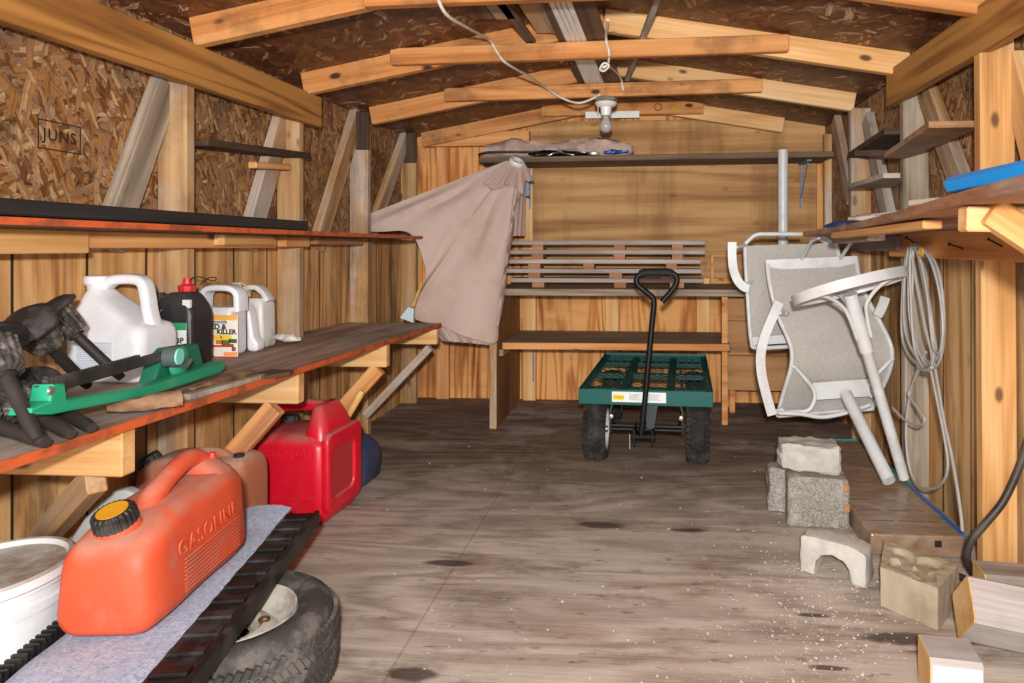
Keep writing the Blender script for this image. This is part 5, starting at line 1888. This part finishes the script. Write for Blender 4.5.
Mbar = MS @ Matrix.Translation((.07, .028, .022)) @ Matrix.Rotation(-.075, 4, 'Y')
add_box(bm, (-.02, -.005, 0), (LS * .62, .005, .020), Mbar, .001)
for k in range(26):
    x = .0 + k * .0104
    add_box(bm, (x, -.004, .018), (x + .006, .004, .026), Mbar @ Matrix.Rotation(0, 4, 'Y'))
P('toothed_bar', bm, plain('black_bar', '#242524', .45, dust='#6b6862', dust_amt=.4), gt, label='black toothed bar')
P('screw', lathe([(0, .004), (.007, .003), (.008, 0), (0, 0)], 12, MS @ Matrix.Translation((.045, .003, .032)) @ Matrix.Rotation(math.pi / 2, 4, 'X')), CHROME, gt, smooth=40)

# log piece and old axe by the bench edge
BARK = wood('old_log', '#4b3424', '#7c5a40', '#9c7a5c', figure=.3, stain='#2d1c12', stain_amt=.5, rough_=.9)
LOGE = plain('log_end', '#8a6a4e', .9, dust='#4d3826', dust_amt=.6, dust_sc=30)
q0, q1 = at(106, 409, Z=bz(1.25) + .018), at(180, 399, Z=bz(1.4) + .020)
lt = T('wood_chunk', 'rough brown chunk of firewood at the edge of the workbench under the green tool', 'wood', q0)
P('bark', lumpy(q0, q1, pr((0, .008), (.25, .015), (.6, .019), (1, .020)), 14, 41, .2, .9, 18), BARK, lt, smooth=45)
q0, q1 = at(186, 397, Z=bz(1.5) + .006), at(262, 376.5, Z=bz(1.9) + .006)
at_ = T('old_hatchet', 'old wooden handled tool with rusty flat blade on the workbench', 'tool', q0)
P('handle', tube([q0, q0.lerp(q1, .6), q1], 0, flat=(.010, .006)), GRAY_WOOD, at_)
Mh = frame(q1, q1 + (q1 - q0).normalized() * .1)
P('blade', loft([[(x, y, z) for x, y in ((-.02, -.018), (.05, -.045), (.085, -.035), (.09, .03), (.02, .032), (-.02, .014))] for z in (-.004, .005)], Mh), plain('rusty_iron', '#54402f', .7, .3, dust='#7d6049', dust_amt=.5), at_)
q0, q1 = at(192, 389, Z=bz(1.6) + .01), at(252, 371, Z=bz(1.9) + .012)
P('bark_strip', lumpy(q0, q1, pr((0, .008), (.3, .017), (.7, .020), (1, .008)), 12, 77, .3, .55, 16), BARK, label='flat strip of old bark behind the rusty tool on the workbench', cat='wood', smooth=45)
tb = T('brush', 'tan handled brush with pale bristles at the far end of the workbench', 'brush', at(410, 318, Y=3.14))
P('handle', tube(catmull([at(413, 307, Y=3.15), at(416, 298, Y=3.17), at(420, 288, Y=3.19), at(421, 283, Y=3.2)], 4), .008, 8), HANDLE, tb, smooth=40)
P('bristles', loft([[(x, y, z) for x, y in rrect(hx, .009, .004, 3)] for z, hx in ((0, .034), (.035, .022), (.06, .014))], Matrix.Translation(at(407, 320, Y=3.13)) @ Matrix.Rotation(.35, 4, 'Y')), plain('pale_bristle', '#b9c6cc', .8), tb)

# solar path lights
BLP = plain('black_light_plastic', '#1d1c1d', .5, dust='#5c5550', dust_amt=.45, dust_sc=22)
LENS = plain('smoky_ribbed_lens', '#3a3836', .25, dust='#8d8780', dust_amt=.6, dust_sc=45, spec=.7)
STK = plain('brown_black_stake', '#2a2523', .55, dust='#4d4540', dust_amt=.3)


def path_light(label):
    t = T('solar_light', label, 'garden light', (0, 0, 0), group='solar path lights heaped on the workbench')
    P('stake', tube([(0, 0, 0), (0, 0, .012), (0, 0, .02), (0, 0, .145)], [.0085, .010, .011, .011], 14), STK, t, M=Matrix.Identity(4), smooth=40)
    secs = []
    for z, r in ((.135, .016), (.140, .027), (.15, .030), (.197, .036), (.20, .036)):
        secs.append([(r * (1 + (.05 if k % 4 < 2 else -.03)) * math.cos(2 * math.pi * k / 64), r * (1 + (.05 if k % 4 < 2 else -.03)) * math.sin(2 * math.pi * k / 64), z) for k in range(64)])
    P('lens', loft(secs), LENS, t, M=Matrix.Identity(4))
    P('cap', lathe([(0, .20), (.052, .198), (.054, .201), (.054, .206), (.046, .212), (.040, .217), (.028, .221), (0, .222)], 36), BLP, t, M=Matrix.Identity(4), smooth=30)
    P('collar', lathe([(.011, .128), (.016, .130), (.017, .144), (.011, .146)], 20, close=True), BLP, t, M=Matrix.Identity(4), smooth=30)
    return t


lab = ['black solar garden light with the largest cap on top of the heap on the workbench', 'black solar garden light lying against the white jug', 'black solar garden light pointing straight down at the front left of the heap',
       'black solar garden light under the heap, its stake end below the green tool', 'black solar garden light with its stake ending beside the orange bench edge', 'black solar garden light lowest at the left frame edge of the workbench']
pl = [(at(20, 316, Y=1.24), at(88, 386, Y=1.40)), (at(58, 318, Y=1.42), at(122, 378, Y=1.50)), (at(-6, 352, Y=1.08), at(38, 440, Z=bz(1) + .02)),
      (at(14, 384, Y=1.24), at(92, 428, Z=bz(1.05) + .013)), (at(-4, 392, Y=1.16), at(71, 434, Z=bz(1.03) + .013)), (at(-16, 420, Y=1.06), at(46, 442, Z=bz(1) + .016))]
proto = path_light(lab[0])
for i, (c_, tip) in enumerate(pl):
    o = proto if i == 0 else copy_tree(proto)
    o['label'] = lab[i]
    d = (c_ - tip).normalized()
    o.matrix_basis = axis(tip, tip + d)

# ------------------------------------------------------------------ blocks and timbers at the right front
CONC = plain('pale_concrete', '#a9a49b', .9, dust='#c9c4ba', dust_amt=.8, dust_sc=9, bump=.6, bump_sc=120, lo=.35, hi=.6)
CONG = NT('grey_concrete', .95)
v_ = CONG.coords(True)
c_ = CONG.ramp(CONG.noise(v_, 160, 5, .8), [(.35, hexc('#5b564f')), (.5, hexc('#8d877e')), (.65, hexc('#b0a9a0'))])
CONG.col(CONG.mix(CONG.math('MULTIPLY', CONG.step(CONG.noise(v_, 14, 5), .55, .7), .5), c_, hexc('#b5aea4')))
CONG.bump(CONG.noise(v_, 120, 5), .6, .003)
CONG = CONG.m
TANC = plain('tan_concrete', '#a99b83', .95, dust='#857258', dust_amt=.45, dust_sc=10, bump=.6, bump_sc=110)


def stone(name, lo, hi, M, mat, label, amp=.008, sc=9, seed=1, cat='block', cuts=9):
    bm = BM()
    add_box(bm, lo, hi, None, .006, 1)
    bmesh.ops.subdivide_edges(bm, edges=[e for e in bm.edges if e.calc_length() > .03], cuts=cuts, use_grid_fill=True)
    rough(bm, amp, sc, seed)
    bm.transform(M)
    return P(name, bm, mat, label=label, cat=cat, smooth=40)


RUST = plain('rust_patch', '#a87a50', .95, dust='#8d877e', dust_amt=.6, dust_sc=60)
a_, b_ = at(788, 527, Z=0), at(846, 531, Z=0)
ang = math.atan2(b_.y - a_.y, b_.x - a_.x)
MK = Matrix.Translation((a_.x, a_.y, 0)) @ Matrix.Rotation(ang, 4, 'Z')
s1 = stone('concrete_block', (0, 0, .002), (.188, .11, .162), MK, CONG, 'square grey concrete block piece standing at the front of the broken block pile', .004, 14, 2)
s2 = stone('concrete_block', (-.055, .115, .002), (.06, .20, .15), MK, CONG, 'dark grey broken block piece left behind the square grey block', .010, 12, 5)
s3 = stone('concrete_block', (-.02, .02, .170), (.165, .14, .255), MK @ Matrix.Rotation(.04, 4, 'Z'), CONC, 'pale broken concrete piece lying on top of the grey block', .012, 11, 9)
for q in (Vector((.181, .001, .136)), Vector((.183, .001, .072))):
    bm = BM()
    add_box(bm, (-.012, -.004, -.014), (.007, .006, .014), None, .003)
    rough(bm, .003, 60, 4, sub=2)
    bm.transform(MK @ Matrix.Translation(q))
    P('rust_stain', bm, RUST, s1, label='orange rust stain')
# U-shaped half block
a_, b_ = at(800, 573, Z=0), at(866, 590, Z=0)
ang = math.atan2(b_.y - a_.y, b_.x - a_.x)
Lu = (b_ - a_).length
Hu = .105
arch = [(0, 0), (0, Hu - .008), (.008, Hu), (Lu - .05, Hu - .004), (Lu - .004, Hu - .020), (Lu, Hu - .03), (Lu, 0), (Lu - .036, 0), (Lu - .042, .035), (Lu - .06, .056), (Lu * .5, .064), (.055, .058), (.043, .04), (.038, .0)]
me = plate_mesh(arch, [], .085, .004, 2)
bm = BM()
bm.from_mesh(me)
bmesh.ops.triangulate(bm, faces=bm.faces[:])
bmesh.ops.subdivide_edges(bm, edges=[e for e in bm.edges if e.calc_length() > .02], cuts=3, use_grid_fill=True)
bmesh.ops.triangulate(bm, faces=bm.faces[:])
rough(bm, .004, 22, 3)
bm.transform(Matrix.Translation((a_.x, a_.y, .003)) @ Matrix.Rotation(ang, 4, 'Z') @ Matrix.Translation((0, .043, 0)))
P('half_block', bm, CONC, label='pale U-shaped half concrete block with an arched notch on the floor', cat='block', smooth=40)

# square block with four hollow petals
Hs = .10
A_, B_, C_, D_ = Vector((.638, 1.965, Hs)), Vector((.775, 1.825, Hs)), Vector((.672, 1.695, Hs)), Vector((.575, 1.80, Hs))
NS = 48
bm = BM()
V = {}
for i in range(NS + 1):
    for j in range(NS + 1):
        u_, v_ = i / NS, j / NS
        x, y = (u_ - .5) * .196, (v_ - .5) * .196
        d = 0
        for k in range(4):
            a = k * math.pi / 2 + math.pi / 4
            px2, py2 = .046 * math.cos(a), .046 * math.sin(a)
            q1 = ((x - px2) * math.cos(a) + (y - py2) * math.sin(a)) / .048
            q2 = (-(x - px2) * math.sin(a) + (y - py2) * math.cos(a)) / .036
            rr = q1 * q1 + q2 * q2
            if rr < 1:
                d = max(d, .013 * min(1, (1 - rr) * 3.0))
        p = (D_.lerp(C_, u_)).lerp(A_.lerp(B_, u_), v_)
        V[i, j] = bm.verts.new((p.x, p.y, Hs - d + .004 * mnoise.noise(Vector((x * 30, y * 30, 3)))))
for i in range(NS):
    for j in range(NS):
        bm.faces.new((V[i, j], V[i + 1, j], V[i + 1, j + 1], V[i, j + 1]))
edge = [V[i, 0] for i in range(NS)] + [V[NS, j] for j in range(NS)] + [V[i, NS] for i in range(NS, 0, -1)] + [V[0, j] for j in range(NS, 0, -1)]
prev = edge
n = len(edge)
for f_ in (.97, .6, .3, .02):
    ring = [bm.verts.new((v.co.x + .003 * mnoise.noise(v.co * 40 + Vector((f_ * 9, 0, 0))), v.co.y + .003 * mnoise.noise(v.co * 40 + Vector((0, f_ * 9, 0))), Hs * f_)) for v in edge]
    for i in range(n):
        bm.faces.new((prev[i], ring[i], ring[(i + 1) % n], prev[(i + 1) % n]))
    prev = ring
bm.faces.new(list(reversed(prev)))
bmesh.ops.recalc_face_normals(bm, faces=bm.faces)
P('decorative_block', bm, TANC, label='tan concrete garden block with four petal hollows in its top', cat='block', smooth=40)

# wrapped slab package
FILM = NT('film_wrapped_kraft', .28)
v_ = FILM.coords(False)
n_ = FILM.noise(FILM.scale(v_, (14, 60, 20)), 1.0, 5, .7)
w_ = FILM.noise(FILM.scale(v_, (5, 12, 5)), 1.0, 4, .6, 1.5)
FILM.col(FILM.mix(FILM.math('MULTIPLY', FILM.step(w_, .5, .68), .45), FILM.ramp(n_, [(.3, hexc('#7d6350')), (.5, hexc('#93785f')), (.7, hexc('#a68c74'))]), hexc('#b5a392')))
FILM.bump(w_, .5, .004)
FILM.m['worldspace'] = 1
FILM = FILM.m
sx0, sx1, sy0, sy1, sz = .640, .905, 2.09, 3.10, .066
sb = T('wrapped_package', 'flat kraft package in clear film with blue edges on the floor by the right wall', 'package', (.77, 2.6, 0))
P('package_body', box((sx0, sy0, .003), (sx1, sy1, sz), .006, 2), FILM, sb)
BLT = plain('blue_tape', '#1f64ad', .35)
TLT = plain('teal_tape', '#1d8a86', .35)
bm = BM()
add_tube(bm, [(sx1 - .002, sy0 + .01, sz - .001), (sx1 - .002, sy0 + .42, sz - .001)], 0, flat=(.006, .006))
P('blue_edge', bm, BLT, sb)
bm = BM()
add_tube(bm, [(sx1 - .002, sy0 + .42, sz - .001), (sx1 - .002, sy1 - .004, sz - .001), (sx0 + .004, sy1 - .003, sz - .001)], 0, flat=(.006, .006))
P('teal_edge', bm, TLT, sb)
P('blue_end', box((sx0 - .002, sy1 - .09, .006), (sx0 + .004, sy1 - .002, sz + .001), 0), BLT, sb)
P('black_mark', box((sx1 - .085, sy0 - .0015, .033), (sx1 - .066, sy0 + .001, .052), 0), INK, sb)
bm = BM()
for k in range(11):
    yy = sy0 + .10 + k * .088
    for (xa, xb) in ((sx0 + .02, sx0 + .10), (sx0 + .115, sx0 + .19), (sx0 + .20, sx1 - .03)):
        if (k * 3 + int(xa * 90)) % 4:
            add_box(bm, (xa, yy, sz - .001), (xb - (k % 3) * .012, yy + .006, sz + .0008))
P('plank_seams', bm, plain('seam_dark', '#6d5747', .6), sb)

# chunks of landscape timber
def chunk(name, label, p0, d, Lc, wd, ht, roll, paint=None, cut=.25):
    t = T(name, label, 'timber', p0)
    M = frame(p0, Vector(p0) + Vector(d)) @ Matrix.Rotation(roll, 4, 'X')
    out = [(-wd / 2 + .006, -ht / 2), (wd / 2 - .006, -ht / 2), (wd / 2, -ht / 2 + .006), (wd / 2, ht / 2 - .006), (wd / 2 - .006, ht / 2), (-wd / 2 + .006, ht / 2), (-wd / 2, ht / 2 - .006), (-wd / 2, -ht / 2 + .006)]
    P('log', loft([[(x, a, b) for a, b in out] for x in (0.002, Lc)]), TIMBER, t, M=M)
    P('end_grain', loft([[(x, a * .985, b * .985) for a, b in out] for x in (0, .003)]), END_GRAIN, t, M=M, label='fresh sawn pale end grain')
    if paint:
        P('painted_face', box((.004, -wd / 2 - .001, -ht / 2 + .012), (Lc - .002, -wd / 2 + .001, ht / 2 - .012), 0), plain('white_paint', '#d9d8d4', .6, dust='#a9a196', dust_amt=.4), t, M=M, label='white painted face')
    return t


chunk('timber_offcut', 'short timber offcut with a white painted side at the bottom right', (.548, 1.450, .052), (1, -.12, 0), .095, .095, .098, 0, True)
chunk('timber_offcut', 'large weathered timber offcut with a pale sawn end leaning at the right edge', (.686, 1.595, .108), (.93, -.10, -.12), .27, .10, .11, math.radians(42))
chunk('timber_offcut', 'grey timber offcut lying at the foot of the near right post', (.83, 1.84, .046), (1, -.10, 0), .155, .09, .088, 0)

# crumbs of concrete and wood on the floor: nobody could count them
bm = BM()
rnd = random.Random(4)
for k in range(1100):
    u = rnd.random()
    if u < .55:
        x, y = rnd.gauss(835, 45), rnd.gauss(605, 40)
        x -= max(0, y - 600) * .2
    elif u < .8:
        x, y = rnd.uniform(700, 940), rnd.uniform(545, 683)
    else:
        x, y = rnd.uniform(380, 800), rnd.uniform(440, 683)
    if y < 430 or y > 690:
        continue
    p = at(x, y, Z=0)
    if p.x > .93 or (p.x > .62 and 2.05 < p.y < 3.12) or p.y > 3.3:
        continue
    s_ = abs(rnd.gauss(0, .0011)) + .0005
    M = Matrix.Translation((p.x, p.y, s_ * .5)) @ Matrix.Rotation(rnd.uniform(0, 6), 4, 'Z')
    add_box(bm, (-s_, -s_ * .7, -s_ * .5), (s_ * rnd.uniform(.6, 1.3), s_ * .8, s_ * .5), M, jit=s_ * .4)
P('concrete_crumbs', bm, plain('pale_crumbs', '#bdb2a5', .9, dust='#8f7c68', dust_amt=.3), label='pale crumbs of concrete and wood scattered over the floor', cat='debris', kind='stuff')
